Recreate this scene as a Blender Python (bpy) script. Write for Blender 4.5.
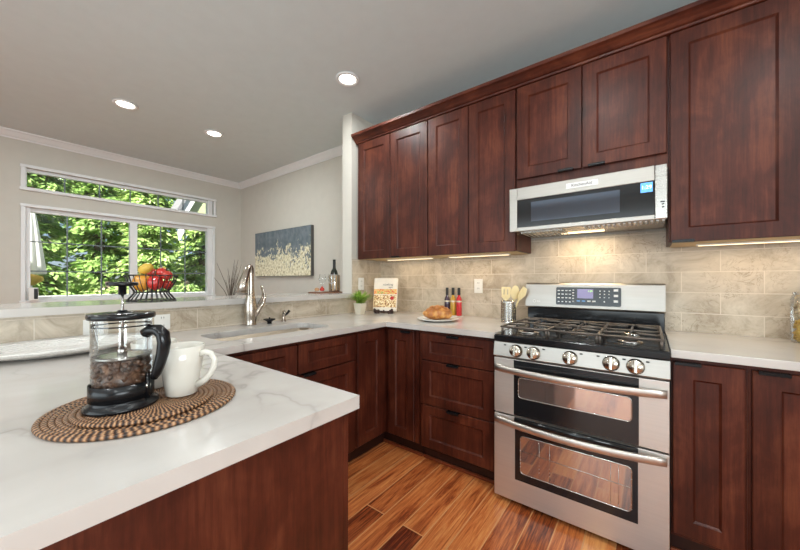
import bpy, bmesh, math, random
import numpy as np
from mathutils import Vector, Matrix, geometry
random.seed(7); RNG = np.random.default_rng(11)
for o in list(bpy.data.objects): bpy.data.objects.remove(o)
SC = bpy.context.scene
COL = SC.collection
PI = math.pi

# ------------------------------------------------------------------ camera, world, light, exposure
cam_d = bpy.data.cameras.new('camera'); cam = bpy.data.objects.new('camera', cam_d); COL.objects.link(cam)
cam.location = (0, 0, 1.22); cam.rotation_euler = (PI/2, 0, math.radians(37.38))
cam_d.sensor_width = 36; cam_d.lens = 326.2*36/800; cam_d.shift_y = 5.2/800
cam_d.clip_start = .02; cam_d.clip_end = 200
SC.camera = cam
SC.view_settings.view_transform = 'Standard'; SC.view_settings.look = 'None'
SC.view_settings.gamma = 1; SC.view_settings.use_curve_mapping = False
SC.view_settings.exposure = -0.06
SC.cycles.max_bounces = 10; SC.cycles.diffuse_bounces = 5; SC.cycles.glossy_bounces = 5
SC.cycles.transparent_max_bounces = 24; SC.cycles.transmission_bounces = 6
SC.cycles.caustics_reflective = False; SC.cycles.caustics_refractive = False
SC.cycles.sample_clamp_indirect = 6

W = bpy.data.worlds.new('sky'); SC.world = W; W.use_nodes = True
wn = W.node_tree; bgd = wn.nodes['Background']
sky = wn.nodes.new('ShaderNodeTexSky'); sky.sky_type = 'HOSEK_WILKIE'; sky.turbidity = 4
sky.sun_direction = Vector((.43, -.63, .64)).normalized(); sky.ground_albedo = .4
wn.links.new(sky.outputs[0], bgd.inputs[0]); bgd.inputs[1].default_value = 3.4

def light(name, kind, loc, rot, energy, color=(1, 1, 1), size=.2, size_y=None, shape=None, parent=None):
    d = bpy.data.lights.new(name, kind); d.energy = energy; d.color = color
    if kind == 'AREA':
        d.shape = shape or ('RECTANGLE' if size_y else 'DISK'); d.size = size
        if size_y: d.size_y = size_y
    o = bpy.data.objects.new(name, d); COL.objects.link(o); o.location = loc; o.rotation_euler = rot
    if parent: o.parent = parent
    return o
sun = light('sun', 'SUN', (0, 0, 6), (math.radians(50), 0, math.radians(34)), 19, (1, .96, .88)); sun.data.angle = .02
# unseen area lights added as fill at the back opening and right wall
light('patio_fill', 'AREA', (-1.2, -2.9, 1.35), (math.radians(96), 0, 0), 85, (.82, .94, 1), 3.6, 2.2)
light('side_fill', 'AREA', (2.3, -.6, 1.6), (0, math.radians(124), 0), 150, (.85, .95, 1), 1.4, 1.8)
CAN_W = 12; CAN_C = (.88, .95, .96)
STRIP_W = 0.85; STRIP_C = (1, .78, .5)

# ------------------------------------------------------------------ materials
def new_mat(name):
    m = bpy.data.materials.new(name); m.use_nodes = True
    return m, m.node_tree, m.node_tree.nodes['Principled BSDF']
def nd(nt, t, ins=None, **kw):
    n = nt.nodes.new('ShaderNode'+t)
    for k, v in kw.items(): setattr(n, k, v)
    for k, v in (ins or {}).items():
        if isinstance(v, bpy.types.NodeSocket): nt.links.new(v, n.inputs[k])
        else: n.inputs[k].default_value = v
    return n
def rgb(c): return (c[0], c[1], c[2], 1)
def ramp(nt, fac, stops, interp='LINEAR'):
    n = nt.nodes.new('ShaderNodeValToRGB'); n.color_ramp.interpolation = interp
    e = n.color_ramp.elements
    while len(e) < len(stops): e.new(.5)
    for i, (p, c) in enumerate(stops): e[i].position = p; e[i].color = rgb(c)
    nt.links.new(fac, n.inputs[0]); return n.outputs[0]
def mix(nt, fac, a, b, mode='MIX'):
    n = nt.nodes.new('ShaderNodeMix'); n.data_type = 'RGBA'; n.blend_type = mode
    for s, v in ((n.inputs[0], fac), (n.inputs[6], a), (n.inputs[7], b)):
        if isinstance(v, bpy.types.NodeSocket): nt.links.new(v, s)
        else: s.default_value = v if isinstance(v, (int, float)) else rgb(v)
    return n.outputs[2]
def math_(nt, op, a, b=0.0):
    n = nt.nodes.new('ShaderNodeMath'); n.operation = op
    for i, v in enumerate((a, b)):
        if isinstance(v, bpy.types.NodeSocket): nt.links.new(v, n.inputs[i])
        else: n.inputs[i].default_value = v
    return n.outputs[0]
def objco(nt, scale=(1, 1, 1), rot=(0, 0, 0), src='Object'):
    tc = nt.nodes.new('ShaderNodeTexCoord')
    mp = nd(nt, 'Mapping', {'Vector': tc.outputs[src], 'Scale': scale, 'Rotation': rot})
    return mp.outputs[0]
def noise(nt, vec, scale, detail=3, dist=0., rough=.55):
    return nd(nt, 'TexNoise', {'Vector': vec, 'Scale': scale, 'Detail': detail, 'Distortion': dist, 'Roughness': rough}).outputs[0]
def plain(name, c, rough=.5, metal=0., var=.06, spec=.5, coat=0., bump=0., bscale=60):
    m, nt, b = new_mat(name)
    v = noise(nt, objco(nt), 9, 4)
    lo = tuple(x*(1-var) for x in c); hi = tuple(min(1, x*(1+var)) for x in c)
    nt.links.new(ramp(nt, v, [(.3, lo), (.7, hi)]), b.inputs['Base Color'])
    b.inputs['Roughness'].default_value = rough; b.inputs['Metallic'].default_value = metal
    b.inputs['Specular IOR Level'].default_value = spec; b.inputs['Coat Weight'].default_value = coat
    if bump:
        bp = nd(nt, 'Bump', {'Height': noise(nt, objco(nt), bscale, 3), 'Strength': bump, 'Distance': .01})
        nt.links.new(bp.outputs[0], b.inputs['Normal'])
    return m
def emit(name, c, s):
    m, nt, b = new_mat(name); b.inputs['Base Color'].default_value = rgb(c)
    b.inputs['Emission Color'].default_value = rgb(c); b.inputs['Emission Strength'].default_value = s
    return m
def clear_glass(name, tint=(.97, .98, .98), refl=.12):
    m, nt, b = new_mat(name); nt.nodes.remove(b)
    out = [n for n in nt.nodes if n.type == 'OUTPUT_MATERIAL'][0]
    lw = nd(nt, 'LayerWeight', {'Blend': .25})
    f = math_(nt, 'MULTIPLY_ADD', lw.outputs[0], .8); f.node.inputs[2].default_value = refl*.3
    t = nd(nt, 'BsdfTransparent', {'Color': rgb(tint)}); g = nd(nt, 'BsdfGlossy', {'Color': rgb((1, 1, 1)), 'Roughness': .03})
    x = nd(nt, 'MixShader', {0: f, 1: t.outputs[0], 2: g.outputs[0]})
    nt.links.new(x.outputs[0], out.inputs[0]); return m
def wood(name, dark, mid, light_, rough=.42, coat=.08, axis='Z'):
    m, nt, b = new_mat(name)
    st = {'Z': (22, 22, 1.3), 'X': (1.3, 22, 22), 'Y': (22, 1.3, 22)}[axis]
    g = noise(nt, objco(nt, st), 1.0, 6, .6, .6)
    bl = noise(nt, objco(nt, (1, 1, .6)), 6, 5, .5, .62)
    fn = noise(nt, objco(nt, tuple(4*x for x in st)), 1.0, 5, .3, .7)
    s = math_(nt, 'ADD', math_(nt, 'ADD', math_(nt, 'MULTIPLY', g, .22), math_(nt, 'MULTIPLY', bl, .48)), math_(nt, 'MULTIPLY', fn, .30))
    c = ramp(nt, s, [(.36, dark), (.5, mid), (.66, light_)])
    oi = nt.nodes.new('ShaderNodeObjectInfo')
    hs = nd(nt, 'HueSaturation', {'Color': c, 'Value': math_(nt, 'ADD', math_(nt, 'MULTIPLY', oi.outputs['Random'], .3), .85)})
    nt.links.new(hs.outputs[0], b.inputs['Base Color'])
    b.inputs['Roughness'].default_value = rough; b.inputs['Coat Weight'].default_value = coat; b.inputs['Coat Roughness'].default_value = .3; b.inputs['Specular IOR Level'].default_value = .27
    bp = nd(nt, 'Bump', {'Height': g, 'Strength': .06, 'Distance': .004}); nt.links.new(bp.outputs[0], b.inputs['Normal'])
    return m
def quartz():
    m, nt, b = new_mat('veined_quartz')
    co = objco(nt)
    w = noise(nt, co, 2.2, 5, .4)
    wv = nd(nt, 'VectorMath', {0: co, 1: nd(nt, 'TexNoise', {'Vector': co, 'Scale': 2.6, 'Detail': 4}).outputs[1]}, operation='ADD').outputs[0]
    n1 = noise(nt, wv, 1.15, 2, .2)
    d = math_(nt, 'ABSOLUTE', math_(nt, 'SUBTRACT', n1, .5))
    vein = ramp(nt, d, [(0, (1, 1, 1)), (.009, (.35, .35, .35)), (.035, (.06, .06, .06)), (.09, (0, 0, 0))])
    gate = ramp(nt, noise(nt, co, 1.7, 2), [(.42, (0, 0, 0)), (.62, (1, 1, 1))])
    f = math_(nt, 'MULTIPLY', vein, gate)
    c0 = ramp(nt, w, [(.35, (.50, .46, .425)), (.65, (.58, .545, .51))])
    c = mix(nt, math_(nt, 'MULTIPLY', f, .75), c0, (.27, .24, .22))
    nt.links.new(c, b.inputs['Base Color']); b.inputs['Roughness'].default_value = .14
    return m
def tile(name, axis):
    m, nt, b = new_mat(name)
    tc = nt.nodes.new('ShaderNodeTexCoord'); sx = nd(nt, 'SeparateXYZ', {0: tc.outputs['Object']})
    u = sx.outputs[axis]
    u = math_(nt, 'ADD', u, -.15+.165+.33*20 if axis == 0 else .33*20)
    z = math_(nt, 'ADD', sx.outputs[2], (-.911 if axis == 0 else -.929)+.119*20)
    v = nd(nt, 'CombineXYZ', {0: u, 1: z}).outputs[0]
    br = nd(nt, 'TexBrick', {'Vector': v, 'Color1': rgb((.0, .0, .0)), 'Color2': rgb((1, 1, 1)), 'Mortar': rgb((.5, .5, .5)), 'Scale': 1.0,
            'Mortar Size': .0022, 'Mortar Smooth': .3, 'Bias': 0., 'Brick Width': .33, 'Row Height': .119}, offset=.5, offset_frequency=2)
    co = objco(nt)
    big = noise(nt, co, 5.5, 7, 1.4, .68)
    base = ramp(nt, big, [(.3, (.30, .235, .165)), (.46, (.47, .395, .30)), (.54, (.54, .46, .36)), (.7, (.66, .58, .47))])
    base = mix(nt, .22, base, ramp(nt, br.outputs[0], [(0, (.38, .30, .22)), (1, (.68, .60, .49))]))
    cr = math_(nt, 'ABSOLUTE', math_(nt, 'SUBTRACT', noise(nt, co, 8, 5, 1.8, .65), .5))
    gate = ramp(nt, noise(nt, co, 3.1, 2), [(.44, (0, 0, 0)), (.58, (1, 1, 1))])
    crk = math_(nt, 'MULTIPLY', ramp(nt, cr, [(0, (1, 1, 1)), (.018, (0, 0, 0))]), gate)
    base = mix(nt, math_(nt, 'MULTIPLY', crk, .7), base, (.24, .17, .11))
    col = mix(nt, br.outputs[1], base, (.66, .58, .48))
    nt.links.new(col, b.inputs['Base Color']); b.inputs['Roughness'].default_value = .42
    h = math_(nt, 'SUBTRACT', math_(nt, 'MULTIPLY', big, .2), br.outputs[1])
    bp = nd(nt, 'Bump', {'Height': h, 'Strength': .35, 'Distance': .004}); nt.links.new(bp.outputs[0], b.inputs['Normal'])
    return m
def planks():
    m, nt, b = new_mat('hickory_planks')
    co = objco(nt, (1, 1, 1), (0, 0, PI/2))
    br = nd(nt, 'TexBrick', {'Vector': co, 'Color1': rgb((0, 0, 0)), 'Color2': rgb((1, 1, 1)), 'Mortar': rgb((.5, .5, .5)), 'Scale': 1.,
            'Mortar Size': .0036, 'Mortar Smooth': .4, 'Bias': 0, 'Brick Width': .95, 'Row Height': .122}, offset=.37, offset_frequency=2)
    sh = nd(nt, 'VectorMath', {0: br.outputs[0], 'Scale': 37.}, operation='SCALE').outputs[0]
    off = nd(nt, 'VectorMath', {0: objco(nt, (30, 1.9, 1)), 1: sh}, operation='ADD').outputs[0]
    fin = nd(nt, 'VectorMath', {0: objco(nt, (120, 5, 1)), 1: sh}, operation='ADD').outputs[0]
    g = noise(nt, off, 1.0, 6, 1.6, .66); g2 = noise(nt, fin, 1.0, 4, .8, .7)
    s = math_(nt, 'ADD', math_(nt, 'ADD', math_(nt, 'MULTIPLY', g, .62), math_(nt, 'MULTIPLY', g2, .30)), math_(nt, 'MULTIPLY', math_(nt, 'SUBTRACT', br.outputs[0], .25), .28))
    c = ramp(nt, s, [(.38, (.10, .015, .005)), (.47, (.34, .075, .020)), (.56, (.60, .17, .045)), (.70, (.80, .34, .11))])
    c = mix(nt, math_(nt, 'MULTIPLY', br.outputs[1], .75), c, (.72, .36, .15))  # board joints tinted pale to paint in the highlight along their edges
    nt.links.new(c, b.inputs['Base Color']); b.inputs['Roughness'].default_value = .3
    b.inputs['Coat Weight'].default_value = .3; b.inputs['Coat Roughness'].default_value = .18
    bp = nd(nt, 'Bump', {'Height': math_(nt, 'SUBTRACT', math_(nt, 'MULTIPLY', g, .3), br.outputs[1]), 'Strength': .25, 'Distance': .003})
    nt.links.new(bp.outputs[0], b.inputs['Normal']); return m
def steel(name, c=(.47, .435, .395), rough=.40, stretch=(2, 2, 160)):
    m, nt, b = new_mat(name)
    g = noise(nt, objco(nt, stretch), 1, 3)
    nt.links.new(ramp(nt, g, [(.3, tuple(x*.93 for x in c)), (.7, c)]), b.inputs['Base Color'])
    b.inputs['Metallic'].default_value = 1
    nt.links.new(math_(nt, 'ADD', math_(nt, 'MULTIPLY', g, .12), rough-.06), b.inputs['Roughness'])
    wv = noise(nt, objco(nt), 5, 1)
    bp = nd(nt, 'Bump', {'Height': wv, 'Strength': .12, 'Distance': .02}); nt.links.new(bp.outputs[0], b.inputs['Normal'])
    return m
def painting_mat():
    m, nt, b = new_mat('abstract_canvas')
    tc = nt.nodes.new('ShaderNodeTexCoord'); sx = nd(nt, 'SeparateXYZ', {0: tc.outputs['Generated']})
    gx = nd(nt, 'Mapping', {'Vector': tc.outputs['Generated'], 'Scale': (26, 1, 9)}).outputs[0]
    n = noise(nt, gx, 1., 4, .8, .65)
    n2 = noise(nt, nd(nt, 'Mapping', {'Vector': tc.outputs['Generated'], 'Scale': (3.2, 1, 1)}).outputs[0], 2.3, 2)
    t = math_(nt, 'SUBTRACT', math_(nt, 'ADD', n, math_(nt, 'MULTIPLY', n2, .55)), math_(nt, 'MULTIPLY', sx.outputs[2], .58))
    f = ramp(nt, t, [(.47, (0, 0, 0)), (.53, (1, 1, 1))])
    blue = ramp(nt, noise(nt, gx, .7, 3), [(.3, (.08, .105, .125)), (.7, (.17, .20, .225))])
    cream = ramp(nt, noise(nt, gx, 2.1, 3), [(.33, (.28, .22, .12)), (.5, (.72, .66, .46)), (.7, (.86, .82, .68))])
    nt.links.new(mix(nt, f, blue, cream), b.inputs['Base Color']); b.inputs['Roughness'].default_value = .6
    return m
def wicker():
    m, nt, b = new_mat('woven_rattan')
    tc = nt.nodes.new('ShaderNodeTexCoord'); sx = nd(nt, 'SeparateXYZ', {0: tc.outputs['Object']})
    ang = math_(nt, 'ARCTAN2', sx.outputs[1], sx.outputs[0])
    r = math_(nt, 'SQRT', math_(nt, 'ADD', math_(nt, 'MULTIPLY', sx.outputs[0], sx.outputs[0]), math_(nt, 'MULTIPLY', sx.outputs[1], sx.outputs[1])))
    ring = math_(nt, 'FLOOR', math_(nt, 'MULTIPLY', r, 1/.0105))
    ph = math_(nt, 'ADD', math_(nt, 'MULTIPLY', ang, 84.), math_(nt, 'MULTIPLY', math_(nt, 'FRACT', math_(nt, 'MULTIPLY', math_(nt, 'SINE', math_(nt, 'MULTIPLY', ring, 12.9898)), 43758.5)), 6.283))
    s = math_(nt, 'ADD', math_(nt, 'MULTIPLY', math_(nt, 'SINE', ph), .5), .5)
    s = math_(nt, 'ADD', math_(nt, 'MULTIPLY', s, .75), math_(nt, 'MULTIPLY', noise(nt, tc.outputs['Object'], 90, 2), .35))
    c = ramp(nt, s, [(.16, (.012, .005, .003)), (.44, (.10, .042, .018)), (.75, (.30, .145, .065)), (1, (.5, .29, .15))])
    nt.links.new(c, b.inputs['Base Color']); b.inputs['Roughness'].default_value = .45
    bp = nd(nt, 'Bump', {'Height': s, 'Strength': .5, 'Distance': .004}); nt.links.new(bp.outputs[0], b.inputs['Normal'])
    return m
def blotch(name, stops, scale=8, rough=.45, detail=4, src='Object', dist=.4, stretch=(1, 1, 1)):
    m, nt, b = new_mat(name)
    nt.links.new(ramp(nt, noise(nt, objco(nt, stretch, src=src), scale, detail, dist), stops), b.inputs['Base Color'])
    b.inputs['Roughness'].default_value = rough; return m
def foliage(name, a, b_, c_):
    m, nt, b = new_mat(name)
    g = nt.nodes.new('ShaderNodeNewGeometry')
    s = math_(nt, 'ADD', math_(nt, 'MULTIPLY', g.outputs['Random Per Island'], .55), math_(nt, 'MULTIPLY', noise(nt, objco(nt), 1.6, 3), .45))
    col = ramp(nt, s, [(.2, a), (.5, b_), (.8, c_)])
    nt.links.new(col, b.inputs['Base Color']); b.inputs['Roughness'].default_value = .6
    tr = nd(nt, 'BsdfTranslucent', {'Color': col}); out = [n for n in nt.nodes if n.type == 'OUTPUT_MATERIAL'][0]
    x = nd(nt, 'MixShader', {0: .35, 1: b.outputs[0], 2: tr.outputs[0]}); nt.links.new(x.outputs[0], out.inputs[0])
    return m

M = {}
M['wall'] = plain('wall_paint', (.55, .515, .455), .85, var=.02)
M['ceil'] = plain('ceiling_paint', (.62, .665, .665), .9, var=.02, bump=.05, bscale=90)
M['white'] = plain('white_trim_paint', (.74, .735, .73), .5, var=.02)
M['plast'] = plain('white_plastic', (.75, .73, .69), .4, var=.02)
M['dark_gap'] = plain('dark_slot', (.012, .01, .01), .7)
M['cherry'] = wood('cherry_cabinet_wood', (.024, .0044, .0024), (.066, .0132, .0064), (.145, .039, .018))
M['cherryx'] = wood('cherry_moulding_wood', (.024, .0044, .0024), (.066, .0132, .0064), (.145, .039, .018), axis='X')
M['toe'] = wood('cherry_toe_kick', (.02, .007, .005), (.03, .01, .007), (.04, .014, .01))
M['shoe'] = wood('red_shoe_moulding', (.10, .02, .008), (.20, .045, .016), (.30, .08, .03), axis='X')
M['maple'] = plain('pale_maple_underside', (.62, .44, .22), .5)
M['quartz'] = quartz()
M['tileX'] = tile('travertine_tile', 0); M['tileY'] = tile('travertine_tile_side', 1)
M['floor'] = planks()
M['steel'] = steel('brushed_steel'); M['steeld'] = steel('satin_door_steel', (.72, .67, .62), .52); M['steelh'] = steel('satin_handle_steel', (.66, .60, .55), .42); M['steelv'] = steel('polished_steel', (.58, .555, .52), .26)
M['nickel'] = steel('brushed_nickel', (.50, .44, .38), .24)
M['sink'] = steel('sink_steel', (.40, .33, .25), .5)
M['blackgl'] = plain('black_enamel', (.010, .010, .011), .12)
m, nt, b = new_mat('coated_oven_glass'); b.inputs['Base Color'].default_value = (.52, .42, .37, 1); b.inputs['Metallic'].default_value = .85; b.inputs['Roughness'].default_value = .05
M['ovenglass'] = m
m, nt, b = new_mat('coated_microwave_glass'); b.inputs['Base Color'].default_value = (.13, .15, .19, 1); b.inputs['Metallic'].default_value = .8; b.inputs['Roughness'].default_value = .06
M['mwglass'] = m
M['iron'] = plain('cast_iron', (.12, .097, .08), .38, metal=.3, bump=.1)
M['knob'] = steel('knob_metal', (.62, .56, .48), .22, (40, 40, 40))
M['black'] = plain('black_plastic', (.008, .008, .009), .24, spec=.35)
M['blackm'] = plain('black_wire_metal', (.012, .011, .011), .4, metal=.3)
M['glass'] = clear_glass('clear_glass'); M['pane'] = clear_glass('window_glass', (.98, .99, .99), .05)
M['ceramic'] = plain('cream_ceramic', (.66, .62, .55), .16, var=.02, coat=.4)
M['dish'] = plain('white_porcelain', (.74, .71, .67), .2, var=.03, bump=.9, bscale=55)
M['dishp'] = plain('white_plate_porcelain', (.76, .74, .70), .2, var=.02)
M['wicker'] = wicker()
M['bean'] = blotch('roasted_coffee', [(.3, (.03, .014, .009)), (.5, (.11, .052, .03)), (.68, (.30, .165, .10))], 70, .3)
M['grass'] = foliage('grass_blades', (.14, .29, .03), (.33, .52, .07), (.58, .70, .22))
M['leafA'] = foliage('evergreen_leaves', (.12, .24, .05), (.30, .47, .13), (.58, .70, .30))
M['leafB'] = foliage('light_leaves', (.16, .29, .07), (.40, .56, .17), (.68, .78, .38))
M['bark'] = plain('bark', (.10, .075, .055), .9, var=.4)
M['potcream'] = plain('cream_pot', (.62, .56, .45), .5)
M['bread'] = blotch('baked_crust', [(.3, (.20, .055, .012)), (.5, (.42, .15, .03)), (.68, (.68, .36, .10))], 16, .38)
M['amber'] = plain('amber_oil', (.48, .27, .03), .15, coat=.4); M['redsauce'] = plain('red_sauce', (.5, .02, .025), .15, coat=.4)
M['darksauce'] = plain('dark_sauce', (.035, .012, .03), .15, coat=.4)
M['utwood'] = wood('beech_utensil_wood', (.66, .50, .24), (.76, .62, .34), (.82, .70, .44), .5, 0)
M['pasta'] = blotch('dry_pasta', [(.3, (.55, .32, .05)), (.6, (.78, .52, .12)), (.8, (.85, .68, .3))], 50, .5)
M['pastab'] = blotch('mixed_pasta', [(.3, (.25, .15, .08)), (.5, (.62, .5, .33)), (.75, (.8, .74, .6))], 60, .5)
M['winegl'] = plain('dark_wine_glass', (.012, .016, .012), .1, coat=.5); M['label'] = plain('paper_label', (.55, .47, .36), .6)
M['traywd'] = wood('tray_wood', (.10, .035, .015), (.18, .07, .03), (.26, .11, .05), axis='Y')
M['coolwd'] = wood('cooler_bamboo', (.25, .15, .07), (.36, .23, .12), (.5, .36, .2))
M['orange'] = plain('orange_pepper_skin', (.68, .29, .03), .25, coat=.4); M['red'] = plain('red_pepper_skin', (.52, .02, .015), .2, coat=.4)
M['yellow'] = plain('yellow_fruit_skin', (.66, .42, .06), .4, var=.15); M['lime'] = plain('green_yellow_skin', (.45, .45, .05), .35, var=.2)
M['apple'] = blotch('apple_skin', [(.3, (.33, .02, .015)), (.6, (.55, .05, .03)), (.8, (.65, .30, .1))], 14, .25)
M['stem'] = plain('dark_stem', (.05, .035, .015), .7)
M['brownfood'] = plain('brown_roll', (.42, .22, .10), .5, var=.2)
M['canvas'] = painting_mat(); M['canvedge'] = plain('canvas_edge', (.09, .085, .08), .7)
M['lamp'] = emit('lit_lamp_lens', (1, .93, .82), 9.); M['striplens'] = emit('lit_strip_lens', (1, .8, .5), 2.2)
M['lcd'] = emit('lit_blue_clock', (.10, .32, .75), 1.0); M['digit'] = emit('lit_white_digits', (.9, .95, 1), 1.4)
M['lcdoff'] = emit('lit_violet_display', (.22, .20, .34), .5); M['green'] = emit('lit_green_digits', (.45, .85, .10), 1.2)
M['btn'] = plain('printed_button', (.70, .68, .66), .5); M['btnblue'] = plain('blue_button', (.16, .33, .60), .4)
M['ink'] = plain('black_ink', (.015, .015, .015), .6); M['badge'] = plain('badge_plate', (.78, .76, .74), .35)
M['cover'] = plain('cream_book_cover', (.80, .70, .58), .45); M['pages'] = plain('book_pages', (.78, .74, .66), .8)
M['foodA'] = blotch('cover_photo_dish', [(.32, (.55, .04, .02)), (.45, (.75, .25, .06)), (.55, (.85, .6, .2)), (.66, (.25, .28, .05))], 60, .45)
M['foodB'] = blotch('cover_photo_pie', [(.36, (.10, .02, .015)), (.45, (.55, .25, .07)), (.55, (.85, .66, .36)), (.7, (.92, .84, .64))], 75, .45, 2)
M['easel'] = plain('dark_easel_wood', (.035, .012, .009), .35)
M['umbrella'] = foliage('white_umbrella_cloth', (.84, .84, .82), (.86, .86, .84), (.88, .88, .86)); M['umbrellay'] = plain('yellow_cloth', (.75, .5, .12), .8)
M['siding'] = plain('pale_green_siding', (.42, .46, .26), .8); M['roof'] = plain('grey_shingle', (.18, .18, .19), .9)
M['lawn'] = blotch('lawn_grass', [(.3, (.08, .16, .03)), (.7, (.2, .32, .08))], 6, .9)

# ------------------------------------------------------------------ mesh helpers
def tag(o, label=None, cat=None, group=None, kind=None):
    for k, v in (('label', label), ('category', cat), ('group', group), ('kind', kind)):
        if v: o[k] = v
    return o
def thing(name, label, cat, loc=(0, 0, 0), rotz=0., group=None, kind=None):
    o = bpy.data.objects.new(name, None); COL.objects.link(o); o.location = loc; o.rotation_euler = (0, 0, rotz)
    o.empty_display_size = .05
    return tag(o, label, cat, group, kind)
def root(o):
    while o.parent: o = o.parent
    return o
class MB:
    def __init__(s): s.bm = bmesh.new()
    def box(s, x0, x1, y0, y1, z0, z1, bev=0., mi=0, mtx=None, seg=2):
        vs = [s.bm.verts.new((x, y, z)) for x in (x0, x1) for y in (y0, y1) for z in (z0, z1)]
        fs = [s.bm.faces.new([vs[i] for i in f]) for f in ((0, 1, 3, 2), (4, 6, 7, 5), (0, 4, 5, 1), (2, 3, 7, 6), (0, 2, 6, 4), (1, 5, 7, 3))]
        for f in fs: f.material_index = mi
        if mtx is not None: bmesh.ops.transform(s.bm, matrix=mtx, verts=vs)
        if bev: bmesh.ops.bevel(s.bm, geom=list({e for f in fs for e in f.edges}), offset=bev, segments=seg, affect='EDGES', profile=.5, clamp_overlap=True)
        return s
    def lathe(s, prof, c=(0, 0, 0), n=32, mi=0, sx=1, sy=1, mtx=None, caps=True, fn=None):
        rings = []; new = []
        for r, z in prof:
            ring = []
            for i in range(n):
                a = 2*PI*i/n; rr = r*(fn(a, z) if fn else 1)
                ring.append(s.bm.verts.new((c[0]+sx*rr*math.cos(a), c[1]+sy*rr*math.sin(a), c[2]+z)))
            rings.append(ring); new += ring
        for p, q in zip(rings, rings[1:]):
            for i in range(n):
                f = s.bm.faces.new((p[i], p[(i+1) % n], q[(i+1) % n], q[i])); f.smooth = True; f.material_index = mi
        if caps:
            for ring, r in ((rings[0][::-1], prof[0][0]), (rings[-1], prof[-1][0])):
                if r > 1e-5: f = s.bm.faces.new(ring); f.material_index = mi
        if mtx is not None: bmesh.ops.transform(s.bm, matrix=mtx, verts=new)
        return s
    def tube(s, pts, r, n=8, mi=0, closed=False, flat=1.):
        pts = [Vector(p) for p in pts]; rr = r if isinstance(r, (list, tuple)) else [r]*len(pts)
        rings = []; up = None
        for i, p in enumerate(pts):
            a = pts[i-1] if (i or closed) else p; b = pts[(i+1) % len(pts)] if (i < len(pts)-1 or closed) else p
            t = (b-a).normalized()
            if up is None: up = Vector((0, 0, 1)) if abs(t.z) < .9 else Vector((1, 0, 0))
            x = t.cross(up).normalized(); up = x.cross(t).normalized()
            rings.append([s.bm.verts.new(p+rr[i]*(math.cos(2*PI*k/n)*x+flat*math.sin(2*PI*k/n)*up)) for k in range(n)])
        pr = list(zip(rings, rings[1:]))+([(rings[-1], rings[0])] if closed else [])
        for p, q in pr:
            for i in range(n):
                f = s.bm.faces.new((p[i], p[(i+1) % n], q[(i+1) % n], q[i])); f.smooth = True; f.material_index = mi
        if not closed:
            for ring in (rings[0][::-1], rings[-1]):
                f = s.bm.faces.new(ring); f.material_index = mi
        return s
    def sweep(s, prof, axis, a, b, mi=0):   # closed 2-D profile (p,z) extruded along x or y
        mk = (lambda t, p: (t, p[0], p[1])) if axis == 'x' else (lambda t, p: (p[0], t, p[1]))
        A = [s.bm.verts.new(mk(a, p)) for p in prof]; B = [s.bm.verts.new(mk(b, p)) for p in prof]; n = len(prof)
        for i in range(n): s.bm.faces.new((A[i], A[(i+1) % n], B[(i+1) % n], B[i])).material_index = mi
        s.bm.faces.new(A[::-1]).material_index = mi; s.bm.faces.new(B).material_index = mi
        return s
    def prism(s, outer, holes, z0, z1, mi=0):
        loops = [outer]+holes; flat = [p for l in loops for p in l]
        tris = geometry.tessellate_polygon([[Vector((x, y, 0)) for x, y in l] for l in loops])
        lo = [s.bm.verts.new((x, y, z0)) for x, y in flat]; hi = [s.bm.verts.new((x, y, z1)) for x, y in flat]
        for t in tris:
            for vs in ([lo[i] for i in t], [hi[i] for i in t]):
                try: s.bm.faces.new(vs).material_index = mi
                except ValueError: pass
        k = 0
        for l in loops:
            n = len(l)
            for i in range(n): s.bm.faces.new((lo[k+i], lo[k+(i+1) % n], hi[k+(i+1) % n], hi[k+i])).material_index = mi
            k += n
        return s
    def ico(s, c, r, sub=3, fn=None, sc=(1, 1, 1), mi=0, rot=None):
        g = bmesh.ops.create_icosphere(s.bm, subdivisions=sub, radius=1)
        for v in g['verts']:
            d = v.co.normalized(); k = r*(fn(d) if fn else 1)
            p = Vector((d.x*k*sc[0], d.y*k*sc[1], d.z*k*sc[2]))
            if rot is not None: p = rot @ p
            v.co = p+Vector(c)
            for f in v.link_faces: f.smooth = True; f.material_index = mi
        return s
    def bevel_sharp(s, off, seg=2, ang=.6):
        es = [e for e in s.bm.edges if len(e.link_faces) == 2 and e.calc_face_angle(0) > ang]
        bmesh.ops.bevel(s.bm, geom=es, offset=off, segments=seg, affect='EDGES', clamp_overlap=True); return s
    def build(s, name, mats, parent=None, world=True, fix=True):
        if fix: bmesh.ops.recalc_face_normals(s.bm, faces=s.bm.faces)
        off = Vector((0, 0, 0))
        if parent:
            if world: off = root(parent).location
        else:
            co = [v.co for v in s.bm.verts]
            off = Vector(((min(c.x for c in co)+max(c.x for c in co))/2, (min(c.y for c in co)+max(c.y for c in co))/2, min(c.z for c in co)))
        bmesh.ops.translate(s.bm, verts=s.bm.verts, vec=-Vector(off))
        me = bpy.data.meshes.new(name); s.bm.to_mesh(me); s.bm.free()
        for m in (mats if isinstance(mats, (list, tuple)) else [mats]): me.materials.append(m)
        o = bpy.data.objects.new(name, me); COL.objects.link(o)
        if parent: o.parent = parent
        else: o.location = off
        return o
def origin_zero(o):   # structure with object texture coordinates in room space
    off = o.location.copy(); o.data.transform(Matrix.Translation(off)); o.location = (0, 0, 0); return o
def struct(name, mb, m, parent=None):
    o = mb.build(name, m, parent)
    if not parent: origin_zero(o); o['kind'] = 'structure'
    return o
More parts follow.
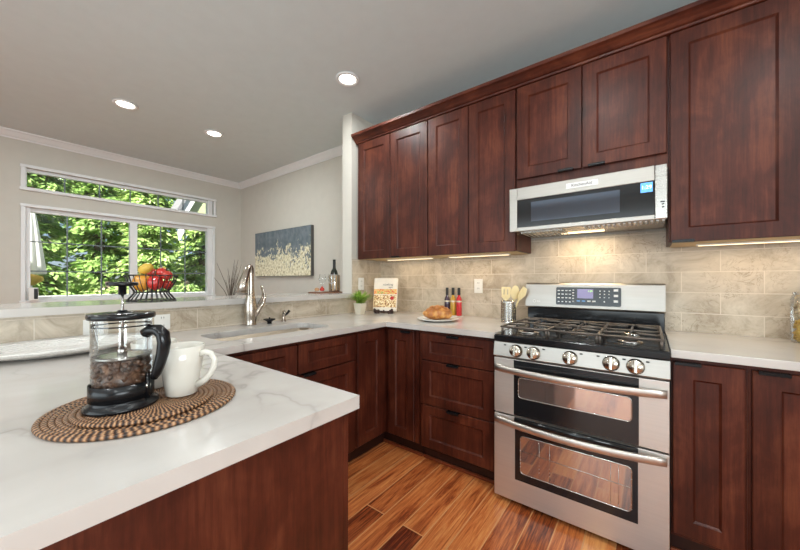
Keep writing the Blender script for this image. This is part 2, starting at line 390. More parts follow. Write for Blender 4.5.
def rrect(x0, x1, y0, y1, r, n=6):
    out = []
    for cx, cy, a0 in ((x1-r, y1-r, 0), (x0+r, y1-r, PI/2), (x0+r, y0+r, PI), (x1-r, y0+r, 1.5*PI)):
        out += [(cx+r*math.cos(a0+PI/2*i/n), cy+r*math.sin(a0+PI/2*i/n)) for i in range(n+1)]
    return out
def text(name, body, size, m, parent, mtx, ext=.0006):
    c = bpy.data.curves.new(name, 'FONT'); c.body = body; c.size = size; c.extrude = ext; c.align_x = 'CENTER'; c.align_y = 'CENTER'; c.resolution_u = 3
    t = bpy.data.objects.new(name, c); COL.objects.link(t)
    me = bpy.data.meshes.new_from_object(t.evaluated_get(bpy.context.evaluated_depsgraph_get()))
    bpy.data.objects.remove(t); bpy.data.curves.remove(c)
    me.transform(Matrix.Translation(-root(parent).location) @ mtx if mtx is not None else Matrix())
    me.materials.clear(); me.materials.append(m)
    o = bpy.data.objects.new(name, me); COL.objects.link(o); o.parent = parent; return o
def facing_y(x, y, z): return Matrix.Translation((x, y, z)) @ Matrix.Rotation(PI/2, 4, 'X')
RX = lambda a: Matrix.Rotation(a, 4, 'X')

# ------------------------------------------------------------------ the room
ZC = 2.771; TY = 2.52; TX = -2.175; FY = 2.645; WX = -5.27
struct('floor', MB().box(WX-.1, 2.5, -3.2, FY+.1, -.08, 0), M['floor'])
struct('ceiling', MB().box(WX-.1, 2.5, -3.2, FY+.1, ZC, ZC+.1), M['ceil'])
struct('wall_kitchen', MB().box(TX, 2.5, TY+.008, FY+.1, 0, ZC), M['wall'])
struct('wall_far', MB().box(WX-.12, -2.306, FY, FY+.1, 0, ZC), M['wall'])
struct('wall_stub', MB().box(-2.306, TX-.008, 2.122, FY+.1, 0, ZC), M['wall'])
struct('wall_half', MB().box(-2.306, TX-.008, -.5, 2.122, 0, 1.062), M['wall'])
struct('wall_right', MB().box(2.4, 2.5, -3.2, TY+.008, 0, ZC), M['wall'])
# window wall with two openings
y0, y1 = .334, 2.206
w = MB()
w.box(WX-.12, WX, -3.2, y0, 0, ZC).box(WX-.12, WX, y1, FY, 0, ZC).box(WX-.12, WX, y0, y1, 0, 1.0)
w.box(WX-.12, WX, y0, y1, 2.0, 2.205).box(WX-.12, WX, y0, y1, 2.42, ZC)
struct('wall_left', w, M['wall'])
# back wall behind the camera with a wide patio opening
w = MB()
w.box(WX, -3.1, -3.2, -3.1, 0, ZC).box(.7, 2.4, -3.2, -3.1, 0, ZC).box(-3.1, .7, -3.2, -3.1, 2.4, ZC)
struct('wall_back', w, M['wall'])
struct('sun_block_slab', MB().box(-6.2, 3.5, -7.0, -3.21, 2.5, 2.6), M['ceil'])  # unseen slab added to keep the sun out of the back opening
# tiled backsplashes
struct('wall_backsplash', MB().box(TX, 2.4, TY, TY+.008, .9, 1.52), M['tileX'])
w = MB().box(TX-.008, TX, -.5, 2.122, .9, 1.062).box(TX-.008, TX, 2.122, TY, .9, 1.415)
struct('wall_side_backsplash', w, M['tileY'])
# crown moulding of the far room
def crown_prof(s): return [(0, 0), (s*.012, 0), (s*.014, .012), (s*.03, .022), (s*.062, .055), (s*.078, .064), (s*.08, .076), (0, .076)]
cp = [(WX+p, ZC-.076+z) for p, z in crown_prof(1)]
struct('trim_1', MB().sweep(cp, 'y', -3.1, FY), M['white'])
cp = [(FY+p, ZC-.076+z) for p, z in crown_prof(-1)]
struct('trim_2', MB().sweep(cp, 'x', WX, -2.306), M['white'])

# windows
def window(name, ya, yb, za, zb, gl, post, mun, hz):
    r = thing(name, None, None, (WX, (ya+yb)/2, za), kind='structure')
    f = MB(); c = WX; ga, gb, gz0, gz1 = gl
    # casing on the wall face
    f.box(c, c+.022, ya, ya+.034, za, zb, .004).box(c, c+.022, yb-.034, yb, za, zb, .004)
    f.box(c, c+.026, ya-.005, yb+.005, zb-.032, zb, .004).box(c, c+.03, ya-.01, yb+.01, za, za+.034, .004)
    f.build('casing', M['white'], r)
    s = MB(); d0, d1 = c-.085, c-.03
    s.box(d0, c, ya+.03, ga, za+.03, zb-.03, .003).box(d0, c, gb, yb-.03, za+.03, zb-.03, .003)
    s.box(d0, d1, ya+.03, yb-.03, za+.03, gz0, .003).box(d0, d1, ya+.03, yb-.03, gz1, zb-.03, .003)
    if post: s.box(d0, d1+.01, post[0], post[1], gz0, gz1, .003)
    s.build('sash', M['white'], r)
    mn = MB()
    for y in mun: mn.box(c-.062, c-.05, y-.006, y+.006, gz0, gz1)
    for z in hz: mn.box(c-.062, c-.05, ga, gb, z-.006, z+.006)
    mn.build('muntin_grid', plain('grey_muntin', (.15, .18, .19), .5), r)
    MB().box(c-.066, c-.064, ga, gb, gz0, gz1).build('glass_pane', M['pane'], r)
    return r
window('window_1', .304, 2.236, .97, 2.033, (.374, 2.137, 1.04, 1.955), (1.222, 1.299), (.658, .953, 1.562, 1.857), (1.64, 1.319))
window('window_2', .304, 2.25, 2.175, 2.449, (.349, 2.144, 2.21, 2.385), None, (.638, .935, 1.232, 1.533, 1.832), ())

# recessed ceiling lights
def can(x, y, label, R=.09):
    r = thing('recessed_light', label, 'ceiling light', (x, y, ZC-.012), group='recessed ceiling lights')
    MB().lathe([(R*.70, .011), (R*.72, .004), (R*.95, 0), (R, .004), (R, .0115), (R*.7, .0115)], (x, y, ZC-.012), caps=False).build('trim_ring', M['white'], r)
    MB().lathe([(R*.70, .0085), (R*.70, .0105)], (x, y, ZC-.012)).build('lens', M['lamp'], r)
    light('lamp_light', 'AREA', (0, 0, -.006), (0, 0, 0), CAN_W, CAN_C, R*1.3, parent=r)
can(-1.845, 1.75, 'recessed ceiling light nearest the upper cabinets')
can(-3.665, .815, 'recessed ceiling light nearest the window wall, leftmost of three')
can(-3.65, 1.545, 'recessed ceiling light in the middle, nearest the far corner')
for i, (x, y) in enumerate(((-.30, .95), (.75, .75), (-.75, -1.0), (.75, -1.0), (-2.3, -.9), (-3.66, -1.2))):
    can(x, y, ('recessed ceiling light above the range aisle', 'recessed ceiling light above the right worktop aisle', 'recessed ceiling light behind the peninsula',
               'recessed ceiling light near the right wall', 'recessed ceiling light behind the bar top', 'recessed ceiling light by the patio doors')[i])

# ------------------------------------------------------------------ cabinets
CT = .922; CB = .888
class Face:   # maps (u along the front, z, d outwards) to the room
    def __init__(s, kind, plane): s.kind, s.p = kind, plane
    def pt(s, u, z, d): return (u, s.p-d, z) if s.kind == 'Y' else ((s.p+d, u, z) if s.kind == 'X' else (u, s.p+d, z))
def door(face, root_, u0, u1, z0, z1, name='door', stile=.066, rail=.066, t=.02, pull=None, wmat='cherry'):
    b = MB(); bm = b.bm
    def ring(u0, u1, z0, z1, d): return [bm.verts.new(face.pt(u, z, d)) for u, z in ((u0, z0), (u1, z0), (u1, z1), (u0, z1))]
    e = .0025; s, r = stile, rail
    rings = [ring(u0, u1, z0, z1, -t), ring(u0, u1, z0, z1, -e), ring(u0+e, u1-e, z0+e, z1-e, 0), ring(u0+s, u1-s, z0+r, z1-r, 0),
             ring(u0+s+.002, u1-s-.002, z0+r+.002, z1-r-.002, -.003), ring(u0+s+.009, u1-s-.009, z0+r+.009, z1-r-.009, -.0105)]
    for p, q in zip(rings, rings[1:]):
        for i in range(4): bm.faces.new((p[i], p[(i+1) % 4], q[(i+1) % 4], q[i]))
    o = b.build(name, M[wmat], root_)
    p = MB(); bm = p.bm
    A = [bm.verts.new(face.pt(u, z, -.010)) for u, z in ((u0+s+.004, z0+r+.004), (u1-s-.004, z0+r+.004), (u1-s-.004, z1-r-.004), (u0+s+.004, z1-r-.004))]
    B = [bm.verts.new(face.pt(u, z, -.017)) for u, z in ((u0+s+.004, z0+r+.004), (u1-s-.004, z0+r+.004), (u1-s-.004, z1-r-.004), (u0+s+.004, z1-r-.004))]
    bm.faces.new(A); bm.faces.new(B)
    for i in range(4): bm.faces.new((A[i], A[(i+1) % 4], B[(i+1) % 4], B[i]))
    p.build('panel', M[wmat], o)
    if pull:   # black tab pull clipped over the door edge: (u, z of edge, +1 top / -1 bottom)
        uc, ze, sg = pull; k = MB()
        def bx(u_a, u_b, z_a, z_b, d_a, d_b):
            a = face.pt(u_a, min(z_a, z_b), d_a); c = face.pt(u_b, max(z_a, z_b), d_b)
            k.box(min(a[0], c[0]), max(a[0], c[0]), min(a[1], c[1]), max(a[1], c[1]), min(a[2], c[2]), max(a[2], c[2]), .001)
        bx(uc-.042, uc+.042, ze, ze+sg*.0025, -.015, .016); bx(uc-.042, uc+.042, ze+sg*.0025, ze-sg*.011, .0135, .016)
        k.build('tab_pull', M['black'], o)
    return o
FS = Face('Y', 1.825); FR_ = Face('Y', 1.845); FX = Face('X', -1.525); FU = Face('Y', 2.17); FP = Face('P', .60)

def base_box(r, boxes, toe):
    c = MB()
    for b in boxes: c.box(*b, .105, CB-.001)
    c.build('carcass', M['cherry'], r)
    k = MB()
    for b in toe: k.box(*b, 0, .105)
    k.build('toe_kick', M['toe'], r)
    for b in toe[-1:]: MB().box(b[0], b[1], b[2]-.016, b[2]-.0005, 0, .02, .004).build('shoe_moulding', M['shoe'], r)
# drawer base left of the range
r = thing('base_cabinet', 'three-drawer cherry base cabinet directly left of the range', 'cabinet', (-.975, 1.865, 0))
base_box(r, [(-1.240, -.70, 1.846, TY-.002)], [(-1.240, -.70, 1.90, TY-.002)])
for z0, z1 in ((.692, .866), (.398, .686), (.112, .392)):
    door(FS, r, -1.2165, -.712, z0, z1, 'drawer', rail=.046 if z1 > .8 else .058, pull=(-.975, z1, 1))
# corner cabinet
r = thing('corner_cabinet', 'corner cherry base cabinet with two folded narrow doors beneath the cookbook', 'cabinet', (-1.527, 1.865, 0))
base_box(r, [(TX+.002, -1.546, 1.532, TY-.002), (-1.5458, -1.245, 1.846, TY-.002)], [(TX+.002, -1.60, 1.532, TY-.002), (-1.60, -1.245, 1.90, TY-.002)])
door(FS, r, -1.502, -1.277, .116, .866, stile=.062, pull=(-1.34, .866, 1))
door(FX, r, 1.540, 1.802, .116, .866)
# drawer-and-door unit and sink base
r = thing('sink_cabinet', 'cherry base cabinet with two drawer fronts over doors under the sink', 'cabinet', (-1.546, 1.06, 0))
MB().box(TX+.002, -1.546, .612, .63, .105, CB-.001).build('side_panel', M['cherry'], r); MB().box(TX+.002, -1.546, 1.51, 1.528, .105, CB-.001).build('side_panel', M['cherry'], r)
MB().box(-1.564, -1.546, .6302, 1.5098, .105, CB-.001).build('face_frame', M['cherry'], r); MB().box(TX+.002, -1.5642, .6302, 1.5098, .105, .125).build('bottom', M['cherry'], r)
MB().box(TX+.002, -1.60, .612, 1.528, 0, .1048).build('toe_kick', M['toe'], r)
for ya, yb, pu in ((.62, 1.074, 1.0), (1.082, 1.512, 1.15)):
    door(FX, r, ya, yb, .702, .866, 'drawer_front', rail=.046); door(FX, r, ya, yb, .112, .694, pull=(pu, .694, 1))
# right of the range
r = thing('base_cabinet', 'narrow single-door cherry base cabinet directly right of the range', 'cabinet', (.19, 1.865, 0))
base_box(r, [(.075, .309, 1.866, TY-.002)], [(.075, .309, 1.92, TY-.002)])
door(FR_, r, .081, .301, .125, .868, rail=.068, pull=(.13, .868, 1))
r = thing('base_cabinet', 'second cherry base cabinet from the range, at the right edge', 'cabinet', (.55, 1.865, 0))
base_box(r, [(.3095, .80, 1.866, TY-.002)], [(.3095, .80, 1.92, TY-.002)])
door(FR_, r, .320, .79, .125, .868, stile=.075, pull=(.376, .868, 1))
# peninsula
r = thing('peninsula_cabinet', 'cherry peninsula cabinet below the foreground worktop', 'cabinet', (-1.1, .15, 0))
MB().box(-1.50, -.645, -.33, .575, .105, CB-.001).build('carcass', M['cherry'], r)
MB().box(-.6449, -.625, -.33, .577, .0, CB-.001, .001).build('end_panel', M['cherry'], r)
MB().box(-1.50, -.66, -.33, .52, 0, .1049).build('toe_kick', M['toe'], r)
door(FP, r, -1.06, -.628, .112, .868, pull=None); MB().box(-.648, -.63, .577, .603, .872, .880, .002).build('hinge_bumper', M['plast'], r)

# upper cabinets
def upper(label, x0, x1, z0, doors, pulls, zt=2.482):
    r = thing('wall_cabinet', label, 'cabinet', ((x0+x1)/2, 2.19, z0))
    MB().box(x0, x1, 2.191, TY-.002, z0+.004, zt+.002).build('carcass', M['cherry'], r)
    MB().box(x0+.018, x1-.018, 2.20, TY-.004, z0, z0+.0039).build('underside', M['maple'], r)
    for (a, b), p in zip(doors, pulls):
        door(FU, r, a, b, z0+(.075 if z0 > 1.6 else 0), zt-.002, stile=.07, rail=.07, pull=p and (p, z0+(.075 if z0 > 1.6 else 0), -1))
    return r
u1 = upper('tall two-door cherry wall cabinet nearest the far room, left of all uppers', -2.155, -1.385, 1.413, ((-2.15, -1.769), (-1.764, -1.389)), (None, -1.70))
u2 = upper('tall two-door cherry wall cabinet directly left of the microwave', -1.3835, -.698, 1.413, ((-1.380, -1.041), (-1.036, -.703)), (None, None))
upper('short two-door cherry wall cabinet right above the microwave', -.6965, .078, 1.805, ((-.690, -.316), (-.310, .071)), (-.40, -.24))
u4 = upper('tall cherry wall cabinet right of the microwave, at the right edge', .0795, 1.0, 1.413, ((.086, .527), (.532, .99)), (.135, None))
# cabinet crown
prof = [(2.172, 2.4845), (2.165, 2.487), (2.163, 2.497), (2.152, 2.502), (2.138, 2.516), (2.118, 2.530), (2.104, 2.536), (2.102, 2.556), (2.26, 2.556), (2.26, 2.4845)]
tag(MB().sweep(prof, 'x', -2.172, 1.02).build('cabinet_crown', M['cherryx']), 'dark cherry crown moulding running along the top of the wall cabinets', 'moulding')
# under-cabinet light strips
def strip(x0, x1, y, label):
    r = thing('light_strip', label, 'light', ((x0+x1)/2, y, 1.403), group='under-cabinet light strips')
    MB().box(x0, x1, y-.014, y+.014, 1.4045, 1.4128, .002).build('housing', M['plast'], r)
    MB().box(x0+.01, x1-.01, y-.010, y+.010, 1.4025, 1.4044).build('lens', M['striplens'], r)
    light('strip_light', 'AREA', (0, 0, -.004), (0, 0, 0), STRIP_W*(x1-x0)/.5, STRIP_C, x1-x0-.02, .02, 'RECTANGLE', r)
strip(-1.95, -1.45, 2.36, 'slim under-cabinet light strip above the cookbook')
strip(-1.30, -.80, 2.36, 'slim under-cabinet light strip above the wall outlet')
strip(.20, .70, 2.36, 'slim under-cabinet light strip above the right worktop')

# ------------------------------------------------------------------ worktops
sink_hole = rrect(-1.95, -1.637, .735, 1.42, .06)
w = MB().prism([(TX+.001, -.36), (-.597, -.36), (-.597, .608), (-1.50, .608), (-1.50, 1.80), (-.6955, 1.80), (-.6955, TY-.001), (TX+.001, TY-.001)], [sink_hole[::-1]], CB, CT).bevel_sharp(.003)
o = w.build('worktop', M['quartz']); origin_zero(o); tag(o, 'white veined quartz worktop wrapping from the peninsula past the sink to the range', 'worktop')
o = MB().box(.0735, 1.2, 1.82, TY-.001, CB, CT, .003).build('worktop', M['quartz']); origin_zero(o)
tag(o, 'white veined quartz worktop right of the range', 'worktop')
o = MB().prism([(-2.66, -.5), (-2.14, -.5), (-2.14, 2.1215), (-2.3065, 2.1215), (-2.3065, FY-.001), (-2.66, FY-.001)], [], 1.0625, 1.098).bevel_sharp(.003).build('bar_top', M['quartz']); origin_zero(o)
tag(o, 'raised white quartz bar top above the sink backsplash', 'worktop')

# sink
r = thing('sink', 'undermount stainless sink set in the white worktop', 'sink', (-1.79, 1.08, .70))
def loop(x0, x1, y0, y1, rad, z): return [(x, y, z) for x, y in rrect(x0, x1, y0, y1, rad)]
b = MB(); bm = b.bm
ls = [loop(-1.965, -1.622, .72, 1.435, .07, CB-.001), loop(-1.95, -1.637, .735, 1.42, .06, CB-.001), loop(-1.945, -1.642, .74, 1.415, .06, .74), loop(-1.93, -1.657, .755, 1.40, .05, .715), loop(-1.85, -1.74, 1.0, 1.16, .03, .708)]
rs = [[bm.verts.new(p) for p in l] for l in ls]
for p, q in zip(rs, rs[1:]):
    n = len(p)
    for i in range(n): f = bm.faces.new((p[i], p[(i+1) % n], q[(i+1) % n], q[i])); f.smooth = True
bm.faces.new(rs[-1]); b.build('basin', M['sink'], r)
MB().lathe([(.045, .708), (.045, .711), (.03, .712), (.028, .709), (0, .709)], (-1.795, 1.08, 0)).build('drain', M['steelv'], r)

# faucet
r = thing('faucet', 'tall brushed nickel pull-down faucet behind the sink', 'faucet', (-2.095, 1.115, CT+.0005))
fx, fy = -2.095, 1.115
MB().lathe([(.036, 0), (.036, .006), (.033, .012), (.037, .05), (.041, .09), (.037, .14), (.027, .19), (.023, .23), (.021, .28), (.022, .33), (.020, .375), (.012, .396), (.004, .402), (0, .403)], (fx, fy, CT+.0005), 28).build('body', M['nickel'], r)
MB().tube([(fx+.0, fy-.004, CT+.392), (fx+.010, fy-.018, CT+.382), (fx+.024, fy-.040, CT+.345), (fx+.038, fy-.064, CT+.29), (fx+.050, fy-.084, CT+.212)], [.012, .018, .022, .027, .035], 18).build('spray_head', M['nickel'], r)
MB().tube([(fx+.01, fy+.012, CT+.06), (fx+.005, fy+.045, CT+.105), (fx+.0, fy+.078, CT+.145), (fx-.004, fy+.096, CT+.185), (fx-.006, fy+.092, CT+.225), (fx-.008, fy+.074, CT+.262)], [.028, .032, .028, .019, .012, .006], 14, flat=.62).build('lever_handle', M['nickel'], r)
r = thing('sink_stopper', 'black round sink stopper knob between the faucet and small tap', 'sink stopper', (-2.07, 1.235, CT+.0005))
MB().lathe([(.016, 0), (.014, .012), (.022, .018), (.038, .026), (.040, .031), (.034, .034), (0, .034)], (-2.07, 1.235, CT+.0005)).build('stopper_knob', M['black'], r)
MB().lathe([(.005, .034), (.006, .042), (0, .044)], (-2.07, 1.235, CT+.0005), 12).build('centre_grip', M['black'], r)
r = thing('filter_tap', 'small curved metal filter tap right of the black stopper', 'tap', (-2.095, 1.36, CT+.0005))
MB().lathe([(.020, 0), (.020, .005), (.012, .010), (.011, .05), (.014, .055), (0, .058)], (-2.095, 1.36, CT+.0005), 18).build('body', M['nickel'], r)
MB().tube([(-2.095, 1.36, CT+.05), (-2.085, 1.352, CT+.075), (-2.06, 1.342, CT+.08), (-2.045, 1.338, CT+.066)], [.008, .008, .007, .006], 10).build('spout', M['nickel'], r)
MB().tube([(-2.095, 1.362, CT+.04), (-2.10, 1.395, CT+.058), (-2.10, 1.41, CT+.075)], [.008, .009, .010], 10).build('lever', M['black'], r)

# ------------------------------------------------------------------ range
RX0, RX1, RY = -.689, .068, 1.77
r = thing('range', 'stainless double-oven gas range between the base cabinets', 'range', ((RX0+RX1)/2, RY, .0))
MB().box(RX0+.004, RX1-.004, RY+.045, 2.50, .028, .878).build('body', M['blackgl'], r)
b = MB()
for x in (RX0+.05, RX1-.05):
    for y in (RY+.09, 2.44): MB().lathe([(.02, 0), (.02, .028)], (x, y, 0), 12).build('levelling_foot', M['black'], r)
def oven_door(z0, z1, gx0, gx1, gz0, gz1, wx0, wx1, wz0, wz1, band_top):
    # steel frame with a black glass field and an inner window
    t0, t1 = RY, RY+.04
    d = MB().box(RX0, RX1, t0, t1, z0, z1, .003).build('oven_door', M['steeld'], r)
    MB().box(gx0, gx1, t0-.0015, t0+.01, max(gz0, z0+.003), z1-.003, .0005).build('black_glass', M['blackgl'], d)
    g = MB().prism(rrect(wx0, wx1, wz0, wz1, .018), [], 0, .002)
    bmesh.ops.transform(g.bm, matrix=Matrix.Translation((0, t0-.0002, 0)) @ RX(PI/2), verts=g.bm.verts); g.build('oven_window', M['ovenglass'], d)
    q = MB(); L = rrect(wx0, wx1, wz0, wz1, .018)
    q.tube([(x, t0-.0015, z) for x, z in L], .0028, 6, closed=True); q.build('window_trim', M['steelv'], d)
    return d
d1 = oven_door(.492, .793, -.58, -.036, .492, .715, -.556, -.062, .592, .70, 0)
d2 = oven_door(.030, .484, -.574, -.039, .150, .412, -.545, -.062, .192, .392, 0)
# rack seen through the lower window
k = MB()
for z in (.30,): k.tube([(-.54, RY-.0028, z+.012), (-.065, RY-.0028, z)], .0014, 6)
for x in (-.45, -.40, -.14, -.11): k.tube([(x, RY-.0028, .20), (x, RY-.0028, .385)], .0009, 6)
k.build('oven_rack', M['steelv'], d2)
# vents above the upper handle and under the upper glass
k = MB().box(-.58, -.036, RY-.002, RY+.003, .752, .79, .001)
for i in range(5): k.box(-.575, -.041, RY-.006, RY-.001, .755+i*.007, .758+i*.007)
k.build('vent_slots', M['blackgl'], d1)
k = MB(); k.tube([(-.575, RY+.002, .468), (-.041, RY+.002, .468)], .016, 14); k.build('roll_top', M['blackgl'], d2)
def bow_handle(z, par):
    b = MB(); bm = b.bm; n = 24; rings = []
    for i in range(n+1):
        t = i/n; x = RX0+.008+(RX1-RX0-.016)*t; s = 1-(2*t-1)**2; yo = RY-.014-.040*s**.8; zz = z-.006*s
        pr = [(yo+.012, zz+.015), (yo+.001, zz+.017), (yo-.004, zz+.010), (yo-.004, zz-.014), (yo+.003, zz-.019), (yo+.012, zz-.016)]
        rings.append([bm.verts.new((x, y, w_)) for y, w_ in pr])
    for p, q in zip(rings, rings[1:]):
        for i in range(6): f = bm.faces.new((p[i], p[(i+1) % 6], q[(i+1) % 6], q[i])); f.smooth = True
    bm.faces.new(rings[0]); bm.faces.new(rings[-1])
    for x0, x1 in ((RX0+.008, RX0+.03), (RX1-.03, RX1-.008)): b.box(x0, x1, RY-.014, RY+.001, z-.014, z+.014, .002)
    b.build('handle', M['steelh'], par)
bow_handle(.742, d1); bow_handle(.458, d2)
# control panel with five knobs
b = MB(); pf = [(RY, .800), (RY-.004, .806), (RY+.010, .878), (RY+.06, .880), (RY+.06, .800)]
b.sweep(pf, 'x', RX0-.002, RX1+.002).bevel_sharp(.002, 1); kp = b.build('knob_panel', M['steel'], r)
tilt = math.atan2(.014, .072)
for i, x in enumerate((-.568, -.478, -.308, -.139, -.048)):
    mt = Matrix.Translation((x, RY-.0005, .840)) @ RX(PI/2-tilt)
    kb = MB().lathe([(.034, 0), (.034, .005), (.030, .007), (.030, .022), (.027, .027), (0, .028)], n=28, mtx=mt)
    kb = kb.build('knob', M['knob'], r)
    MB().box(-.006, .006, -.029, .029, .020, .036, .003, mtx=mt).build('grip', M['knob'], kb)
    MB().box(-.0012, .0012, -.027, .027, .0358, .0365, mtx=mt).build('pointer', M['black'], kb)
b = MB()
for x in (-.63, -.52, -.43, -.26, -.19, -.09, -.005): MB().box(x-.006, x+.006, RY+.0035, RY+.006, .862, .868).build('printed_mark', M['ink'], kp)
# cooktop
b = MB(); b.box(RX0-.004, RX1+.004, RY+.012, 2.40, .8815, .918, .006); b.box(RX0+.02, RX1-.02, RY+.05, 2.37, .9182, .9185); b.build('cooktop', M['blackgl'], r)
b = MB().box(RX0-.003, RX1+.003, RY+.006, RY+.012, .884, .914, .002); b.build('front_rim', M['blackgl'], r)
bx = [(-.55, 1.95), (-.55, 2.24), (-.31, 2.09), (-.075, 1.95), (-.075, 2.24)]
for x, y in bx:
    k = MB().lathe([(.055, .9187), (.052, .926), (.036, .928), (.034, .932)], (x, y, 0), 24).build('burner', M['steelv'], r)
    MB().lathe([(.036, .9325), (.037, .938), (.030, .942), (0, .943)], (x, y, 0), 24).build('burner_cap', M['iron'], k)
for gi, (gx0, gx1) in enumerate(((-.668, -.428), (-.423, -.198), (-.193, .047))):
    g = MB(); gz = .957; gy0, gy1 = 1.825, 2.35; gm = (gx0+gx1)/2
    P = lambda x, y, z=gz: (x, y, z)
    ra = .0062
    g.tube([P(gx0, gy0), P(gx1, gy0), P(gx1, gy1), P(gx0, gy1)], ra, 8, closed=True)
    for y in ((gy0*.5+gy1*.5),): g.tube([P(gx0, y), P(gx1, y)], ra, 8)
    for cy in (1.95, 2.24) if gi != 1 else (1.96, 2.09, 2.22):
        for sx in (-1, 1):
            e = gx0 if sx < 0 else gx1
            g.tube([P(e, cy), P(gm+sx*.055, cy, gz+.004), P(gm+sx*.022, cy, gz+.006)], ra*.95, 8)
    for sy, ye in ((1, gy0), (-1, gy1)):
        g.tube([P(gm, ye), P(gm, ye+sy*.10, gz+.005)], ra*.95, 8)
    g.tube([P(gm, 2.0+.015, gz+.005), P(gm, 2.175, gz+.005)], ra*.95, 8)
    for x in (gx0+.004, gx1-.004):
        for y in (gy0+.004, gy1-.004, (gy0+gy1)/2): g.tube([(x, y, .9187), (x, y, gz)], ra, 8)
    g.build('grate', M['iron'], r)
# backguard
MB().box(RX0-.004, RX1+.004, 2.42, 2.50, .90, 1.028, .003).build('riser', M['blackgl'], r)
bgf = [(2.40, 1.03), (2.392, 1.04), (2.398, 1.12), (2.41, 1.19), (2.42, 1.20), (2.50, 1.20), (2.50, 1.03)]
bg = MB().sweep(bgf, 'x', RX0-.012, RX1+.006).bevel_sharp(.002, 1).build('backguard', M['steel'], r)
cpm = Matrix.Translation((-.318, 2.3925, 1.115)) @ RX(PI/2-.10)
g = MB().prism(rrect(-.182, .182, -.058, .058, .008), [], 0, .003); bmesh.ops.transform(g.bm, matrix=cpm, verts=g.bm.verts)
ctl = g.build('control_panel', M['blackgl'], r)
g = MB().box(-.055, .035, -.012, .047, .003, .0036, mtx=cpm); g.build('display', M['lcdoff'], ctl)
text('clock_digits', '1:29', .016, M['green'], ctl, cpm @ Matrix.Translation((.018, .034, .004)), .0002)
def btn(u, v, a, b_, m='btn'): MB().box(u-a/2, u+a/2, v-b_/2, v+b_/2, .003, .0042, mtx=cpm).build('button', M[m], ctl)
for v in (.036, .012, -.012, -.038):
    for u in (-.165, -.142, -.119, -.098): btn(u, v, .013 if v > -.03 else .010, .006)
for v in (.040, .022, .004, -.014, -.034): btn(-.078, v, .010, .007)
for k, u in enumerate((-.048, -.018, .012, .040)): btn(u, -.030, .018, .009, 'btnblue' if k < 2 else 'btn')
for v in (.036, .016, -.004): 
    for u in (.072, .096, .120): btn(u, v, .006, .006)
btn(.096, -.03, .007, .007)
for v in (.042, .008, -.026): btn(.156, v, .022, .014)
lm = Matrix.Translation((-.64, 2.3918, 1.075)) @ RX(PI/2-.09)
lg = MB().tube([(lm @ Vector((.009*math.cos(a), .009*math.sin(a), .0008))) for a in [2*PI*i/24 for i in range(24)]], .0012, 6, closed=True)
lg.build('round_emblem', M['badge'], r)
text('maker_mark', 'LG', .017, M['badge'], r, lm @ Matrix.Translation((.028, 0, .001)))

# ------------------------------------------------------------------ microwave
r = thing('microwave', 'stainless low-profile microwave mounted over the range', 'microwave', (-.32, 2.10, 1.529))
MX0, MX1, MY, MZ0, MZ1 = -.716, .072, 2.10, 1.529, 1.8035
MB().box(MX0+.012, .069, MY+.022, TY-.002, MZ0+.012, MZ1-.001).build('body', M['blackgl'], r)
dr = MB()
dr.box(MX0, -.668, MY, MY+.02, MZ0, MZ1, .003).box(-.6678, .0215, MY, MY+.02, 1.727, MZ1, .003).box(-.6678, .0215, MY, MY+.02, MZ0, 1.5535, .003)
dr = dr.build('door', M['steel'], r)
MB().box(-.668, .0215, MY+.003, MY+.019, 1.5535, 1.727).build('black_glass', M['blackgl'], dr)
MB().box(-.583, -.125, MY+.0018, MY+.0028, 1.584, 1.705).build('door_window', M['mwglass'], dr)
MB().box(.0225, MX1, MY, MY+.02, MZ0, MZ1, .004).build('side_trim', M['steelv'], r)
cl = MB().box(-.036, .014, MY+.0005, MY+.002, 1.672, 1.722).build('clock_display', M['lcd'], r)
text('clock_digits', '1:29', .026, M['digit'], cl, facing_y(-.011, MY, 1.697), .0002)
bd = MB().box(-.385, -.225, MY-.0025, MY-.0002, 1.75, 1.782, .001).build('badge', M['badge'], r)
text('badge_lettering', 'KitchenAid', .0235, M['ink'], bd, facing_y(-.305, MY-.003, 1.766), .0003)
b = MB()
for z in (1.60, 1.585): b.box(.05, .06, MY-.0008, MY, z, z+.006); 
b.box(.045, .062, MY-.0008, MY, 1.612, 1.618); b.build('printed_mark', M['ink'], r)
MB().box(MX0+.012, .069, MY+.022, TY-.01, MZ0, MZ0+.0118, .002).build('underside', M['nickel'], r)
for i in range(16):
    x = -.30+i*.0235
    MB().box(x, x+.010, MY+.026, MY+.115, MZ0-.006, MZ0-.0002, .001).build('vent_louvre', M['badge'], r)
b = MB().box(-.66, -.42, MY+.05, MY+.30, MZ0-.004, MZ0-.0003, .001)
for i in range(10): b.tube([(-.655+i*.026, MY+.052, MZ0-.006), (-.655+i*.026, MY+.298, MZ0-.006)], .003, 6)
b.build('grease_filter', M['steelv'], r)
light('cooktop_lamp', 'AREA', (-.02, .26, -.012), (0, 0, 0), 2.2, STRIP_C, .3, .05, 'RECTANGLE', r)
MB().box(-.46, -.22, MY+.24, MY+.28, MZ0-.005, MZ0-.0005).build('cooktop_lamp_lens', M['striplens'], r)

